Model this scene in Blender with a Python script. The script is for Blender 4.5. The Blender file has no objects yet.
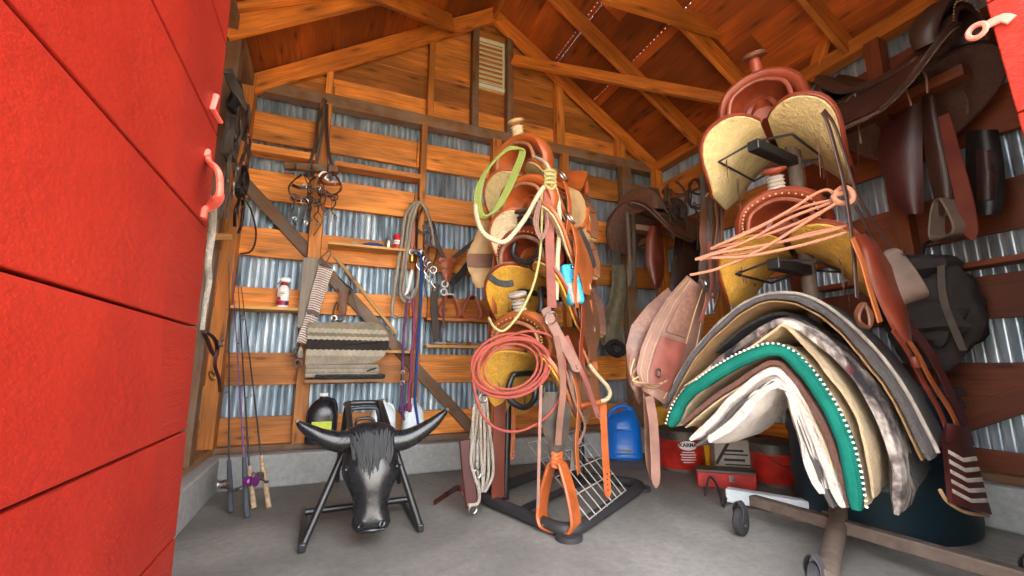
import bpy, bmesh, math, random
from mathutils import Vector as V, Matrix, noise

# ------------------------------------------------------------------ camera, sky, light, exposure
SC = bpy.context.scene
COL = SC.collection
R_ = math.radians
CAMH, FPX, PITCH, YAW = 0.75, 435.0, R_(10.25), R_(22.6)
cam = bpy.data.cameras.new('camera')
cam.sensor_width = 36.0
cam.lens = FPX / 1024 * 36
cam.clip_start = 0.02
camo = bpy.data.objects.new('camera', cam)
COL.objects.link(camo)
camo.location = (0, 0, CAMH)
camo.rotation_euler = (R_(90) + PITCH, 0, -YAW)
SC.camera = camo

W = bpy.data.worlds.new('sky')
SC.world = W
W.use_nodes = True
nt = W.node_tree
nt.nodes.clear()
out = nt.nodes.new('ShaderNodeOutputWorld')
bg = nt.nodes.new('ShaderNodeBackground')
tc = nt.nodes.new('ShaderNodeTexCoord')
sep = nt.nodes.new('ShaderNodeSeparateXYZ')
rmp = nt.nodes.new('ShaderNodeValToRGB')
mp = nt.nodes.new('ShaderNodeMath'); mp.operation = 'MULTIPLY_ADD'; mp.inputs[1].default_value = .5; mp.inputs[2].default_value = .5
nt.links.new(tc.outputs['Generated'], sep.inputs[0])
nt.links.new(sep.outputs['Z'], mp.inputs[0])
nt.links.new(mp.outputs[0], rmp.inputs[0])
e = rmp.color_ramp.elements
e[0].position = 0.0; e[0].color = (.62, .54, .44, 1)      # sunlit yard
e[1].position = 1.0; e[1].color = (.76, .85, 1.0, 1)
k = e.new(.47); k.color = (.80, .73, .62, 1)
k = e.new(.53); k.color = (1.0, .98, .95, 1)
nt.links.new(rmp.outputs[0], bg.inputs[0])
bg.inputs[1].default_value = 5.0
nt.links.new(bg.outputs[0], out.inputs[0])

sun = bpy.data.lights.new('sun', 'SUN')
sun.energy = 9.0; sun.angle = R_(3); sun.color = (1, .93, .82)
suno = bpy.data.objects.new('sun', sun); COL.objects.link(suno)
suno.rotation_euler = V((.75, -.25, -.8)).to_track_quat("-Z", "Y").to_euler()   # over the roof into the yard

SC.view_settings.view_transform = 'Standard'
SC.view_settings.look = 'None'
SC.view_settings.gamma = 1
SC.view_settings.use_curve_mapping = False
SC.view_settings.exposure = 1.25

# ------------------------------------------------------------------ sight lines of the survey
CF = V((math.sin(YAW)*math.cos(PITCH), math.cos(YAW)*math.cos(PITCH), math.sin(PITCH)))
CR = V((math.cos(YAW), -math.sin(YAW), 0))
CU = CR.cross(CF)
CO = V((0, 0, CAMH))
def ray(x, y): return CR*((x-512)/FPX) + CU*((288-y)/FPX) + CF
def aY(x, y, Y): d = ray(x, y); return CO + d*(Y/d.y)
def aX(x, y, X): d = ray(x, y); return CO + d*(X/d.x)
def aZ(x, y, Z): d = ray(x, y); return CO + d*((Z-CAMH)/d.z)
def pY(Y, *pts): return [aY(p[0], p[1], p[2] if len(p) > 2 else Y) for p in pts]
def pX(X, *pts): return [aX(p[0], p[1], p[2] if len(p) > 2 else X) for p in pts]

# ------------------------------------------------------------------ mesh building
def lerp(a, b, t): return a + (b-a)*t
def smooth(pts, n=6, closed=False):
    pts = [V(p) for p in pts]
    N = len(pts)
    if N < 3 and not closed: return pts
    o = []
    segs = N if closed else N-1
    for i in range(segs):
        if closed: p0, p1, p2, p3 = pts[i-1], pts[i], pts[(i+1) % N], pts[(i+2) % N]
        else: p0, p1, p2, p3 = pts[max(i-1, 0)], pts[i], pts[i+1], pts[min(i+2, N-1)]
        for k in range(n):
            t = k/n
            o.append(.5*((2*p1) + (p2-p0)*t + (2*p0-5*p1+4*p2-p3)*t*t + (3*p1-p0-3*p2+p3)*t**3))
    if not closed: o.append(pts[-1])
    return o
BID = [0]
class MB:
    def __init__(s): s.v = []; s.f = []; s.uv = []; s.m = []; s.mi = 0
    def quadgrid(s, P, cu=False, cv=False, uvs=None, flip=False):
        n, m = len(P), len(P[0]); b = len(s.v)
        for r in P: s.v += [tuple(p) for p in r]
        for i in range(n if cu else n-1):
            for j in range(m if cv else m-1):
                i2, j2 = (i+1) % n, (j+1) % m
                q = [(i, j), (i2, j), (i2, j2), (i, j2)]
                qq = [(i, j), (i+1, j), (i+1, j+1), (i, j+1)]
                if flip: q.reverse(); qq.reverse()
                s.f.append([b+a*m+c for a, c in q])
                s.uv.append([uvs(a, c) if uvs else (a/max(1, n-1), c/max(1, m-1)) for a, c in qq]); s.m.append(s.mi)
        return b
    def face(s, pts, uv=None):
        b = len(s.v); s.v += [tuple(p) for p in pts]
        s.f.append(list(range(b, b+len(pts))))
        s.uv.append(uv or [(0, 0)]*len(pts)); s.m.append(s.mi)
    def sweep(s, path, sect, side=None, closed=False, scale=None, cap=True, up=None):
        """sect: closed 2D outline (a along side, b along normal)."""
        path = [V(p) for p in path]; n = len(path); T = []
        for i in range(n):
            a = path[i-1] if (i > 0 or closed) else path[i]
            c = path[(i+1) % n] if (i < n-1 or closed) else path[i]
            t = (c-a); T.append(t.normalized() if t.length > 1e-9 else V((0, 0, 1)))
        rows = []; S = None; L = 0; Ls = []
        for i in range(n):
            if side is not None:
                sd = V(side[i]) if isinstance(side, list) else V(side)
                sd = sd - T[i]*sd.dot(T[i])
                if sd.length < 1e-5: sd = S or T[i].orthogonal()
                S = sd.normalized()
            elif S is None:
                S = T[0].orthogonal().normalized()
            else:
                S = S - T[i]*S.dot(T[i]); S = S.normalized() if S.length > 1e-6 else T[i].orthogonal().normalized()
            N = T[i].cross(S)
            k = scale[i] if isinstance(scale, (list, tuple)) else (scale(i/(n-1 or 1)) if callable(scale) else 1)
            ka, kb = k if isinstance(k, tuple) else (k, k)
            rows.append([path[i]+S*(a*ka)+N*(b*kb) for a, b in sect])
            if i: L += (path[i]-path[i-1]).length
            Ls.append(L)
        Ls.append(L + (path[0]-path[-1]).length)
        m = len(sect)
        s.quadgrid(rows, cu=closed, cv=True, uvs=lambda a, c: (Ls[a], c/m), flip=True)
        if cap and not closed:
            b = len(s.v)
            s.face(list(rows[0])); s.face(list(reversed(rows[-1])))
    def tube(s, path, r, n=8, closed=False, rf=None):
        sect = [(math.cos(2*math.pi*k/n)*r, math.sin(2*math.pi*k/n)*r) for k in range(n)]
        s.sweep(path, sect, closed=closed, scale=rf)
    def strap(s, path, w, t, side=None, closed=False, rf=None, n=6):
        path = smooth(path, n, closed) if n else path
        a, b = w/2, t/2; c = min(t*.4, w*.2)
        sect = [(a, -b+c), (a, b-c), (a-c, b), (-a+c, b), (-a, b-c), (-a, -b+c), (-a+c, -b), (a-c, -b)]
        s.sweep(path, sect, side=side, closed=closed, scale=rf)
    def rope(s, path, r, closed=False, n=8, k=8, rf=None):
        s.tube(smooth(path, n, closed), r, k, closed, rf)
    def beam(s, p0, p1, w, h, up=(0, 0, 1), ext=0):
        p0, p1 = V(p0), V(p1); T = (p1-p0).normalized(); S = T.cross(V(up)).normalized(); N = S.cross(T)
        p0 = p0-T*ext; p1 = p1+T*ext; L = (p1-p0).length
        BID[0] += 1; vo = 10.0*BID[0]; uo = (BID[0]*3.71) % 50
        c = [p + S*(a*w/2) + N*(b*h/2) for p in (p0, p1) for a, b in ((-1, -1), (1, -1), (1, 1), (-1, 1))]
        def q(i, va, vb):
            j = (i+1) % 4
            s.face([c[i], c[i+4], c[j+4], c[j]][::-1], [(uo, vo+va), (uo+L, vo+va), (uo+L, vo+vb), (uo, vo+vb)][::-1])
        q(0, 1, 1+w); q(1, 2, 2+h); q(2, 3, 3+w); q(3, 4, 4+h)
        s.face([c[0], c[1], c[2], c[3]], [(uo, vo), (uo+.02, vo), (uo+.02, vo+h), (uo, vo+h)])
        s.face([c[7], c[6], c[5], c[4]], [(uo, vo), (uo+.02, vo), (uo+.02, vo+h), (uo, vo+h)])
    def box(s, c, x, y, z, rot=None):
        c = V(c); M = rot or Matrix.Identity(3); p = []
        for k in (-1, 1):
            for a, b in ((-1, -1), (1, -1), (1, 1), (-1, 1)): p.append(c + M @ V((a*x/2, b*y/2, k*z/2)))
        b0 = len(s.v); s.v += [tuple(q) for q in p]
        for f, (du, dv) in (((3, 2, 1, 0), (x, y)), ((4, 5, 6, 7), (x, y)), ((0, 1, 5, 4), (x, z)), ((1, 2, 6, 5), (y, z)), ((2, 3, 7, 6), (x, z)), ((3, 0, 4, 7), (y, z))):
            s.f.append([b0+i for i in f]); s.uv.append([(0, 0), (du, 0), (du, dv), (0, dv)]); s.m.append(s.mi)
    def lathe(s, prof, o=(0, 0, 0), rot=None, n=24, sx=1, sy=1, uvs=None):
        o = V(o); M = rot or Matrix.Identity(3)
        rows = [[o + M @ V((r*sx*math.cos(2*math.pi*k/n), r*sy*math.sin(2*math.pi*k/n), z)) for k in range(n)] for r, z in prof]
        s.quadgrid(rows, cv=True, flip=True, uvs=lambda a, c: (c/n, prof[a][1]))
        if prof[0][0] > 1e-4: s.face(list(reversed(rows[0])))
        if prof[-1][0] > 1e-4: s.face(rows[-1])
    def ell(s, c, rx, ry, rz, rot=None, n=16, m=10, bump=0, seed=0):
        c = V(c); M = rot or Matrix.Identity(3); rows = []
        for i in range(m+1):
            t = math.pi*(i/m) ; t = min(max(t, .02), math.pi-.02)
            row = []
            for k in range(n):
                a = 2*math.pi*k/n
                d = V((math.sin(t)*math.cos(a), math.sin(t)*math.sin(a), -math.cos(t)))
                g = 1 + (bump*noise.noise(d*2.2+V((seed, 0, 0))) if bump else 0)
                row.append(c + M @ V((d.x*rx*g, d.y*ry*g, d.z*rz*g)))
            rows.append(row)
        s.quadgrid(rows, cv=True, flip=True)
        s.face(list(reversed(rows[0]))); s.face(rows[-1])
    def sheet(s, fn, nu, nv, t, off=0.0, flip=False, ts=None):
        """solid sheet: fn(u,v) mid surface, thickness t along normal"""
        P = [[V(fn(i/nu, j/nv)) for j in range(nv+1)] for i in range(nu+1)]
        A, B = [], []
        for i in range(nu+1):
            ra, rb = [], []
            for j in range(nv+1):
                du = P[min(i+1, nu)][j]-P[max(i-1, 0)][j]; dv = P[i][min(j+1, nv)]-P[i][max(j-1, 0)]
                N = du.cross(dv); N = N.normalized() if N.length > 1e-9 else V((0, 0, 1))
                if flip: N = -N
                tt = t*(ts(i/nu, j/nv) if ts else 1)
                ra.append(P[i][j]+N*(off+tt/2)); rb.append(P[i][j]+N*(off-tt/2))
            A.append(ra); B.append(rb)
        # closed loops round the sheet: front, rim, back
        uvf = lambda a, c: (a/nu, c/nv)
        s.quadgrid(A, uvs=uvf, flip=flip); s.quadgrid(B, uvs=uvf, flip=not flip)
        e1 = [(i, 0) for i in range(nu+1)] + [(nu, j) for j in range(1, nv+1)] + [(i, nv) for i in range(nu-1, -1, -1)] + [(0, j) for j in range(nv-1, 0, -1)]
        s.quadgrid([[A[i][j] for i, j in e1], [B[i][j] for i, j in e1]], cv=True, flip=flip, uvs=lambda a, c: (c*.02, a*.02))
    def ring(s, c, r, rr, nrm=(0, 1, 0), n=20, sx=1.0, up=None):
        nrm = V(nrm).normalized(); A = V(up) if up else nrm.orthogonal(); A = (A-nrm*A.dot(nrm)).normalized(); B = nrm.cross(A)
        s.tube([V(c)+A*(r*math.cos(2*math.pi*k/n))+B*(r*sx*math.sin(2*math.pi*k/n)) for k in range(n)], rr, 6, True)
    def build(s, name, mat, parent=None, sm=True, bevel=0, sub=0, ang=40, base=True):
        me = bpy.data.meshes.new(name)
        vs = s.v; loc = V((0, 0, 0))
        if parent is None and base:
            xs = [v[0] for v in vs]; ys = [v[1] for v in vs]; zs = [v[2] for v in vs]
            loc = V(((min(xs)+max(xs))/2, (min(ys)+max(ys))/2, min(zs)))
            vs = [(v[0]-loc.x, v[1]-loc.y, v[2]-loc.z) for v in vs]
        me.from_pydata(vs, [], s.f)
        ul = me.uv_layers.new(name='UVMap')
        flat = [c for fuv in s.uv for p in fuv for c in p]
        ul.data.foreach_set('uv', flat)
        for m in (mat if isinstance(mat, (list, tuple)) else [mat]): me.materials.append(m)
        me.polygons.foreach_set('material_index', s.m)
        bm = bmesh.new(); bm.from_mesh(me)
        bmesh.ops.remove_doubles(bm, verts=bm.verts, dist=1e-5); bmesh.ops.recalc_face_normals(bm, faces=bm.faces)
        bm.to_mesh(me); bm.free()
        if sm:
            me.polygons.foreach_set('use_smooth', [True]*len(me.polygons))
            me.set_sharp_from_angle(angle=R_(ang))
        me.update()
        o = bpy.data.objects.new(name, me); COL.objects.link(o)
        o.location = loc
        if bevel:
            b = o.modifiers.new('bevel', 'BEVEL'); b.width = bevel; b.segments = 2; b.limit_method = 'ANGLE'; b.angle_limit = R_(40)
        if sub:
            b = o.modifiers.new('sub', 'SUBSURF'); b.levels = sub; b.render_levels = sub
        if parent is not None:
            o.parent = parent
            if parent.type == 'EMPTY': o.matrix_parent_inverse = Matrix.Translation(-parent.location)
            elif parent.parent is None: o.matrix_parent_inverse = Matrix.Translation(-parent.location)
        return o
def tag(o, label, cat, group=None, kind=None):
    if label: o['label'] = label
    if cat: o['category'] = cat
    if group: o['group'] = group
    if kind: o['kind'] = kind
    return o
def thing(name, label, cat, loc=(0, 0, 0), group=None):
    o = bpy.data.objects.new(name, None); COL.objects.link(o)
    o.location = loc; o.empty_display_size = .1
    return tag(o, label, cat, group)
def struct(o): o['kind'] = 'structure'; return o
def copy_tree(o, parent=None):
    c = o.copy(); COL.objects.link(c)
    if parent is not None: c.parent = parent
    for ch in o.children: copy_tree(ch, c)
    return c
def euler(x, y, z): return (Matrix.Rotation(R_(z), 3, 'Z') @ Matrix.Rotation(R_(y), 3, 'Y') @ Matrix.Rotation(R_(x), 3, 'X'))

# ------------------------------------------------------------------ materials
def srgb(r, g, b):
    f = lambda c: (c/255/12.92) if c/255 <= .04045 else ((c/255+.055)/1.055)**2.4
    return (f(r), f(g), f(b), 1)
class NB:
    def __init__(s, name):
        s.m = bpy.data.materials.new(name); s.m.use_nodes = True; s.t = s.m.node_tree
        s.b = s.t.nodes['Principled BSDF']; s.o = s.t.nodes['Material Output']
    def n(s, typ, **kw):
        x = s.t.nodes.new('ShaderNode'+typ)
        for k_, v_ in kw.items():
            if k_.startswith('i_'):
                x.inputs[k_[2:].replace('_', ' ')].default_value = v_
            else: setattr(x, k_, v_)
        return x
    def l(s, a, b): s.t.links.new(a, b)
    def val(s, x, i):
        if isinstance(x, (int, float)): i.default_value = x
        else: s.l(x, i)
    def math(s, op, a, b=0.0, c=None):
        x = s.n('Math', operation=op); s.val(a, x.inputs[0]); s.val(b, x.inputs[1])
        if c is not None: s.val(c, x.inputs[2])
        return x.outputs[0]
    def mapping(s, src, scale, loc=(0, 0, 0)):
        x = s.n('Mapping'); x.inputs['Scale'].default_value = scale; x.inputs['Location'].default_value = loc; s.l(src, x.inputs[0]); return x.outputs[0]
    def noise(s, vec, scale, detail=4, rough=.55, dist=0):
        x = s.n('TexNoise'); x.inputs['Scale'].default_value = scale; x.inputs['Detail'].default_value = detail
        x.inputs['Roughness'].default_value = rough; x.inputs['Distortion'].default_value = dist
        if vec: s.l(vec, x.inputs['Vector'])
        return x.outputs['Fac']
    def ramp(s, fac, stops):
        x = s.n('ValToRGB'); el = x.color_ramp.elements
        while len(el) < len(stops): el.new(.5)
        for e_, (p, c) in zip(el, stops): e_.position = p; e_.color = c
        s.l(fac, x.inputs[0]); return x.outputs[0]
    def mix(s, f, a, b, typ='MIX'):
        x = s.n('MixRGB', blend_type=typ)
        s.val(f, x.inputs[0])
        for c, i in ((a, 1), (b, 2)):
            if isinstance(c, tuple): x.inputs[i].default_value = c
            else: s.l(c, x.inputs[i])
        return x.outputs[0]
    def bump(s, h, st=.4, dist=.01):
        x = s.n('Bump'); x.inputs['Strength'].default_value = st; x.inputs['Distance'].default_value = dist
        s.l(h, x.inputs['Height']); s.l(x.outputs[0], s.b.inputs['Normal'])
    def col(s, c):
        i = s.b.inputs['Base Color']
        if isinstance(c, tuple): i.default_value = c
        else: s.l(c, i)
    def rough(s, r): s.val(r, s.b.inputs['Roughness'])
    @property
    def obj(s): return s.n('TexCoord').outputs['Object']
    @property
    def uv(s): return s.n('TexCoord').outputs['UV']
def sh(c, k): return (c[0]*k, c[1]*k, c[2]*k, 1)
def wood(name, c, dark=.45, light=1.25, rough=.6, vary=.35, grain=1.0, old=0):
    b = NB(name); uv = b.uv
    sx = b.n('SeparateXYZ'); b.l(uv, sx.inputs[0])
    bid = b.math('FLOOR', b.math('DIVIDE', sx.outputs[1], 10.0))
    wn = b.n('TexWhiteNoise', noise_dimensions='1D'); b.l(bid, wn.inputs['W'])
    g1 = b.noise(b.mapping(uv, (1.3, 16, 1)), 1.6, 6, .6, .6)
    g2 = b.noise(b.mapping(uv, (2.5, 70, 1)), 1.5, 3, .6)
    big = b.noise(b.mapping(uv, (1.1, 2.6, 1)), 1.4, 3, .5, .5)
    vr = b.n('TexVoronoi', voronoi_dimensions='2D'); b.l(b.mapping(uv, (1.5, 6, 1)), vr.inputs['Vector']); vr.inputs['Scale'].default_value = 1.0; vr.inputs['Randomness'].default_value = 1
    knot = b.ramp(vr.outputs['Distance'], [(0.035, (0, 0, 0, 1)), (.07, (.6, .6, .6, 1)), (.16, (1, 1, 1, 1))])
    c1 = b.ramp(g1, [(.25, sh(c, dark)), (.5, c), (.75, sh(c, light))])
    c2 = b.mix(.38*grain, c1, b.ramp(g2, [(.3, sh(c, dark*.8)), (.65, sh(c, light))]))
    c3 = b.mix(b.ramp(big, [(.35, (.6, .6, .6, 1)), (.62, (0, 0, 0, 1))]), c2, sh(c, dark*.9))
    if old: c3 = b.mix(b.ramp(b.noise(b.obj, 5, 5, .6), [(.4, (0, 0, 0, 1)), (.7, (old, old, old, 1))]), c3, (.22, .19, .155, 1))
    kc = b.mix(b.math('MULTIPLY', b.math('SUBTRACT', 1.0, knot), .75), c3, sh(c, .16))
    tone = b.math('MULTIPLY_ADD', wn.outputs['Value'], vary*1.6, 1-vary*.8)
    fin = b.mix(1.0, kc, tone, 'MULTIPLY')
    b.col(fin); b.rough(rough); b.bump(b.math('ADD', g2, g1), .25, .004)
    return b.m
def leather(name, c, rough=.45, var=.45, bump=.3, spec=.5, scale=1.0):
    c = sh(c, .58); b = NB(name); o = b.obj
    n1 = b.noise(o, 7*scale, 5, .6); n2 = b.noise(o, 160*scale, 3, .6)
    b.col(b.ramp(n1, [(.28, sh(c, 1-var)), (.52, c), (.78, (min(1, c[0]*(1+var*.7)), min(1, c[1]*(1+var*.75)), min(1, c[2]*(1+var*.8)), 1))]))
    b.rough(b.math('MULTIPLY_ADD', n1, .35, rough-.17)); b.b.inputs['Specular IOR Level'].default_value = spec
    b.bump(b.math('ADD', n2, b.math('MULTIPLY', n1, 2.0)), bump, .003)
    return b.m
def tooled(name, c, rough=.5):
    c = sh(c, .6); b = NB(name); o = b.obj
    n1 = b.noise(o, 6, 5, .6)
    vr = b.n('TexVoronoi', feature='SMOOTH_F1'); b.l(o, vr.inputs['Vector']); vr.inputs['Scale'].default_value = 55
    b.col(b.mix(b.ramp(vr.outputs['Distance'], [(.2, (0, 0, 0, 1)), (.6, (.45, .45, .45, 1))]), b.ramp(n1, [(.3, sh(c, .6)), (.7, sh(c, 1.3))]), sh(c, .5)))
    b.rough(rough); b.bump(vr.outputs['Distance'], .6, .004)
    return b.m
def fleece(name, c, scale=1.0, dark=.55, st=.9):
    c = sh(c, .84)
    b = NB(name); o = b.obj
    n1 = b.noise(o, 9*scale, 4, .6); n2 = b.noise(o, 60*scale, 5, .75, .4); n3 = b.noise(b.mapping(o, (1, 1, 1)), 22*scale, 5, .7)
    b.col(b.mix(.5, b.ramp(n1, [(.25, sh(c, dark)), (.6, c)]), b.ramp(n3, [(.28, sh(c, dark)), (.6, sh(c, 1.08))])))
    b.rough(.95); b.b.inputs['Specular IOR Level'].default_value = .15
    b.b.inputs['Sheen Weight'].default_value = .25
    b.bump(b.math('ADD', n2, b.math('MULTIPLY', n3, 1.8)), st, .022)
    return b.m
def ropem(name, c, c2=None, pitch=70, st=.8):
    c = sh(c, .72); c2 = sh(c2, .72) if c2 else None; b = NB(name); uv = b.uv; sx = b.n('SeparateXYZ'); b.l(uv, sx.inputs[0])
    ph = b.math('ADD', b.math('MULTIPLY', sx.outputs[0], pitch), b.math('MULTIPLY', sx.outputs[1], 1.0))
    fr = b.math('ABSOLUTE', b.math('SUBTRACT', b.math('FRACT', b.math('MULTIPLY', ph, 2.0)), .5))
    n = b.noise(b.obj, 40, 3)
    cc = b.mix(b.math('MULTIPLY', fr, 1.6), c, c2 or sh(c, .45))
    b.col(b.mix(b.math('MULTIPLY', n, .5), cc, sh(c, .6))); b.rough(.8)
    b.bump(b.math('SUBTRACT', 1.0, fr), st, .003)
    return b.m
def plain(name, c, rough=.5, metal=0, var=.12, bump=.1, scale=30, spec=.5, coat=0):
    b = NB(name); n = b.noise(b.obj, scale, 4, .6)
    b.col(b.ramp(n, [(.3, sh(c, 1-var)), (.7, sh(c, 1+var))])); b.rough(b.math('MULTIPLY_ADD', n, .2, rough-.1))
    b.b.inputs['Metallic'].default_value = metal; b.b.inputs['Specular IOR Level'].default_value = spec
    b.b.inputs['Coat Weight'].default_value = coat
    if bump: b.bump(n, bump, .004)
    return b.m
def striped(name, cols, freq, axis=0, weave=90, soft=.02, zig=0, zf=10, rough=.9):
    """bands of colour along UV axis; cols list of (pos, colour) within a repeat"""
    b = NB(name); sx = b.n('SeparateXYZ'); b.l(b.uv, sx.inputs[0])
    t = b.math('MULTIPLY', sx.outputs[axis], freq)
    if zig:
        z = b.math('ABSOLUTE', b.math('SUBTRACT', b.math('FRACT', b.math('MULTIPLY', sx.outputs[1-axis], zf)), .5))
        t = b.math('ADD', t, b.math('MULTIPLY', z, zig))
    t = b.math('FRACT', t)
    x = b.n('ValToRGB'); x.color_ramp.interpolation = 'CONSTANT'; el = x.color_ramp.elements
    while len(el) < len(cols): el.new(.5)
    for e_, (p, c) in zip(el, cols): e_.position = p; e_.color = c
    b.l(t, x.inputs[0])
    n = b.noise(b.obj, weave, 3, .7); n2 = b.noise(b.obj, 12, 3)
    b.col(b.mix(1.0, x.outputs[0], b.ramp(b.math('ADD', b.math('MULTIPLY', n, .6), b.math('MULTIPLY', n2, .4)), [(.3, (.5, .5, .5, 1)), (.65, (1.1, 1.1, 1.1, 1))]), 'MULTIPLY'))
    b.rough(rough); b.b.inputs['Specular IOR Level'].default_value = .15; b.bump(n, .7, .006)
    return b.m

M = {}
M['wood'] = wood('pine', srgb(216, 134, 54), dark=.34, light=1.65, vary=.5)
M['woodroof'] = wood('roof pine', srgb(186, 92, 26), light=1.45, dark=.4, vary=.55)
M['woodbeam'] = wood('rafter pine', srgb(208, 120, 40), light=1.5, dark=.36)
M['woodshaded'] = wood('shaded red brown board', srgb(120, 58, 28), vary=.5)  # right wall shade put into the colour: darker red brown wood
M['woodold'] = wood('weathered timber', srgb(136, 92, 52), old=.7, vary=.4)
M['woodgrey'] = wood('grey board', srgb(150, 138, 122), vary=.2, dark=.6)
M['woodpale'] = wood('pale pine', srgb(224, 168, 92), vary=.2)
def m_galv():
    b = NB('galvanised iron'); o = b.obj
    n1 = b.noise(b.mapping(o, (6, 6, 1.2)), 2.0, 5, .65); n2 = b.noise(o, 60, 3, .6)
    b.col(b.ramp(n1, [(.25, srgb(112, 124, 132)), (.5, srgb(184, 198, 208)), (.7, srgb(226, 232, 234))]))
    b.b.inputs['Metallic'].default_value = .75; b.rough(b.math('MULTIPLY_ADD', n2, .25, .25)); b.bump(n2, .1, .002)
    return b.m
M['galv'] = m_galv()
def m_conc(name, c, cr=True):
    b = NB(name); o = b.obj
    n1 = b.noise(o, 1.6, 6, .6, .4); n2 = b.noise(o, 28, 5, .7); n3 = b.noise(o, 140, 3, .7)
    c1 = b.ramp(n1, [(.25, sh(c, .72)), (.5, c), (.75, sh(c, 1.25))])
    c2 = b.mix(.4, c1, b.ramp(n2, [(.3, sh(c, .55)), (.65, sh(c, 1.2))]))
    if cr:   # straw bits and dust specks
        c2 = b.mix(b.ramp(b.noise(o, .9, 3, .5, 1.2), [(.42, (0, 0, 0, 1)), (.62, (.55, .55, .55, 1))]), c2, sh(c, .45))
        v = b.n('TexVoronoi', voronoi_dimensions='2D'); b.l(b.mapping(o, (1, 2.3, 1)), v.inputs['Vector']); v.inputs['Scale'].default_value = 11
        c2 = b.mix(b.ramp(v.outputs['Distance'], [(.018, (.6, .6, .6, 1)), (.045, (0, 0, 0, 1))]), c2, (.42, .36, .27, 1))
    b.col(c2); b.rough(.9); b.b.inputs['Specular IOR Level'].default_value = .2
    b.bump(b.math('ADD', n2, b.math('MULTIPLY', n3, .5)), .35, .006)
    return b.m
M['floor'] = m_conc('dusty concrete floor', srgb(136, 132, 125))
M['curb'] = m_conc('concrete footing', srgb(158, 158, 155), False)
M['yard'] = m_conc('dirt yard', srgb(205, 185, 155))
def m_red():
    b = NB('red barn paint'); uv = b.uv; o = b.obj
    g = b.noise(b.mapping(uv, (2.5, 40, 1)), 2, 6, .65); sp = b.noise(b.mapping(uv, (9, 22, 1)), 3.0, 5, .7); n = b.noise(o, 3, 4)
    c = b.ramp(n, [(.3, srgb(128, 23, 12)), (.7, srgb(150, 35, 20))])
    c = b.mix(b.ramp(sp, [(.66, (0, 0, 0, 1)), (.76, (.55, .55, .55, 1))]), c, srgb(150, 30, 18))
    b.col(c); b.rough(.5); b.b.inputs['Specular IOR Level'].default_value = .3; b.bump(b.math('ADD', g, b.math('MULTIPLY', sp, 1.2)), .6, .008)
    return b.m
M['red'] = m_red()
M['redlight'] = plain('glossy coral paint', srgb(240, 108, 92), .35)
L = lambda n, r, g, b_, **k_: M.__setitem__(n, leather(n, srgb(r, g, b_), **k_))
L('l_tan', 190, 104, 52); L('l_orange', 210, 106, 48, rough=.42); L('l_red', 152, 66, 38, rough=.42, spec=.35); L('l_brown', 122, 76, 52)
L('l_dark', 74, 48, 38); L('l_black', 36, 30, 30); L('l_grey', 128, 106, 92, rough=.7); L('l_pink', 168, 124, 108, rough=.6)
L('l_rose', 166, 92, 78, rough=.55); L('l_redbrown', 128, 54, 34, rough=.4); L('l_dusty', 150, 104, 84, rough=.7); L('l_pale', 226, 184, 128, rough=.6)
L('l_maroon', 84, 36, 34); L('l_drygrey', 96, 84, 74, rough=.8, var=.6, bump=.8)
M['t_tan'] = tooled('tooled tan leather', srgb(196, 128, 88)); M['t_red'] = tooled('tooled red leather', srgb(156, 70, 44), .45)
M['t_pink'] = tooled('tooled pinkish leather', srgb(168, 122, 104)); M['t_brown'] = tooled('tooled brown leather', srgb(130, 84, 58))
M['t_dark'] = tooled('tooled dark leather', srgb(74, 44, 36))
M['f_cream'] = fleece('cream sheepskin', srgb(255, 232, 186), dark=.7); M['f_yellow'] = fleece('golden sheepskin', srgb(255, 190, 36), dark=.6)
M['f_gold'] = fleece('pale gold sheepskin', srgb(255, 226, 156), dark=.66); M['f_white'] = fleece('white fleece', srgb(252, 238, 226), 1.2, .76)
M['f_pad'] = fleece('cream fleece pad', srgb(236, 206, 160), 1, .68); M['f_felt'] = fleece('tan felt', srgb(196, 148, 88), 1.5)
M['f_dark'] = fleece('charcoal felt', srgb(96, 88, 86), 1.6, .55); M['f_brown'] = fleece('brown felt', srgb(128, 76, 58), 1.6, .6); M['f_black'] = fleece('black fleece', srgb(36, 34, 36), 1.4)
M['f_beige'] = fleece('wool cinch cord', srgb(222, 208, 190), 2)
M['teal'] = striped('teal woven edge', [(0, srgb(26, 118, 102)), (.5, srgb(12, 84, 75))], 240, 1, 300)
M['stitch'] = plain('white lacing', srgb(244, 240, 226), .7)
M['steel'] = plain('worn steel', srgb(176, 172, 168), .32, 1, .25, .1, 60); M['darksteel'] = plain('rusty bit steel', srgb(96, 84, 76), .5, .8, .4, .3, 60)
M['brass'] = plain('brass', srgb(196, 150, 74), .35, 1)
M['blackmetal'] = plain('black powder coat', srgb(28, 29, 32), .38, .0, .2, .08, 50, .6)
M['blackdull'] = plain('dull black paint', srgb(44, 42, 44), .6, 0, .25, .15)
M['rustpost'] = plain('dusty brown steel', srgb(92, 78, 68), .7, .1, .3, .2, 25)
M['bull'] = plain('black moulded plastic', srgb(27, 28, 31), .28, 0, .3, .35, 26, .55, .1)
M['bullhair'] = plain('black moulded hair', srgb(24, 25, 28), .55, 0, .4, .5, 40, .4)
M['horntip'] = plain('worn horn', srgb(120, 112, 104), .5)
M['r_green'] = ropem('lime lariat', srgb(176, 188, 92), srgb(104, 124, 60)); M['r_cream'] = ropem('cream braided rope', srgb(238, 222, 186), srgb(176, 150, 108), 34)
M['r_red'] = ropem('faded red lariat', srgb(196, 92, 76), srgb(130, 50, 42)); M['r_pink'] = ropem('salmon lariat', srgb(226, 156, 122), srgb(170, 98, 72))
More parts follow.
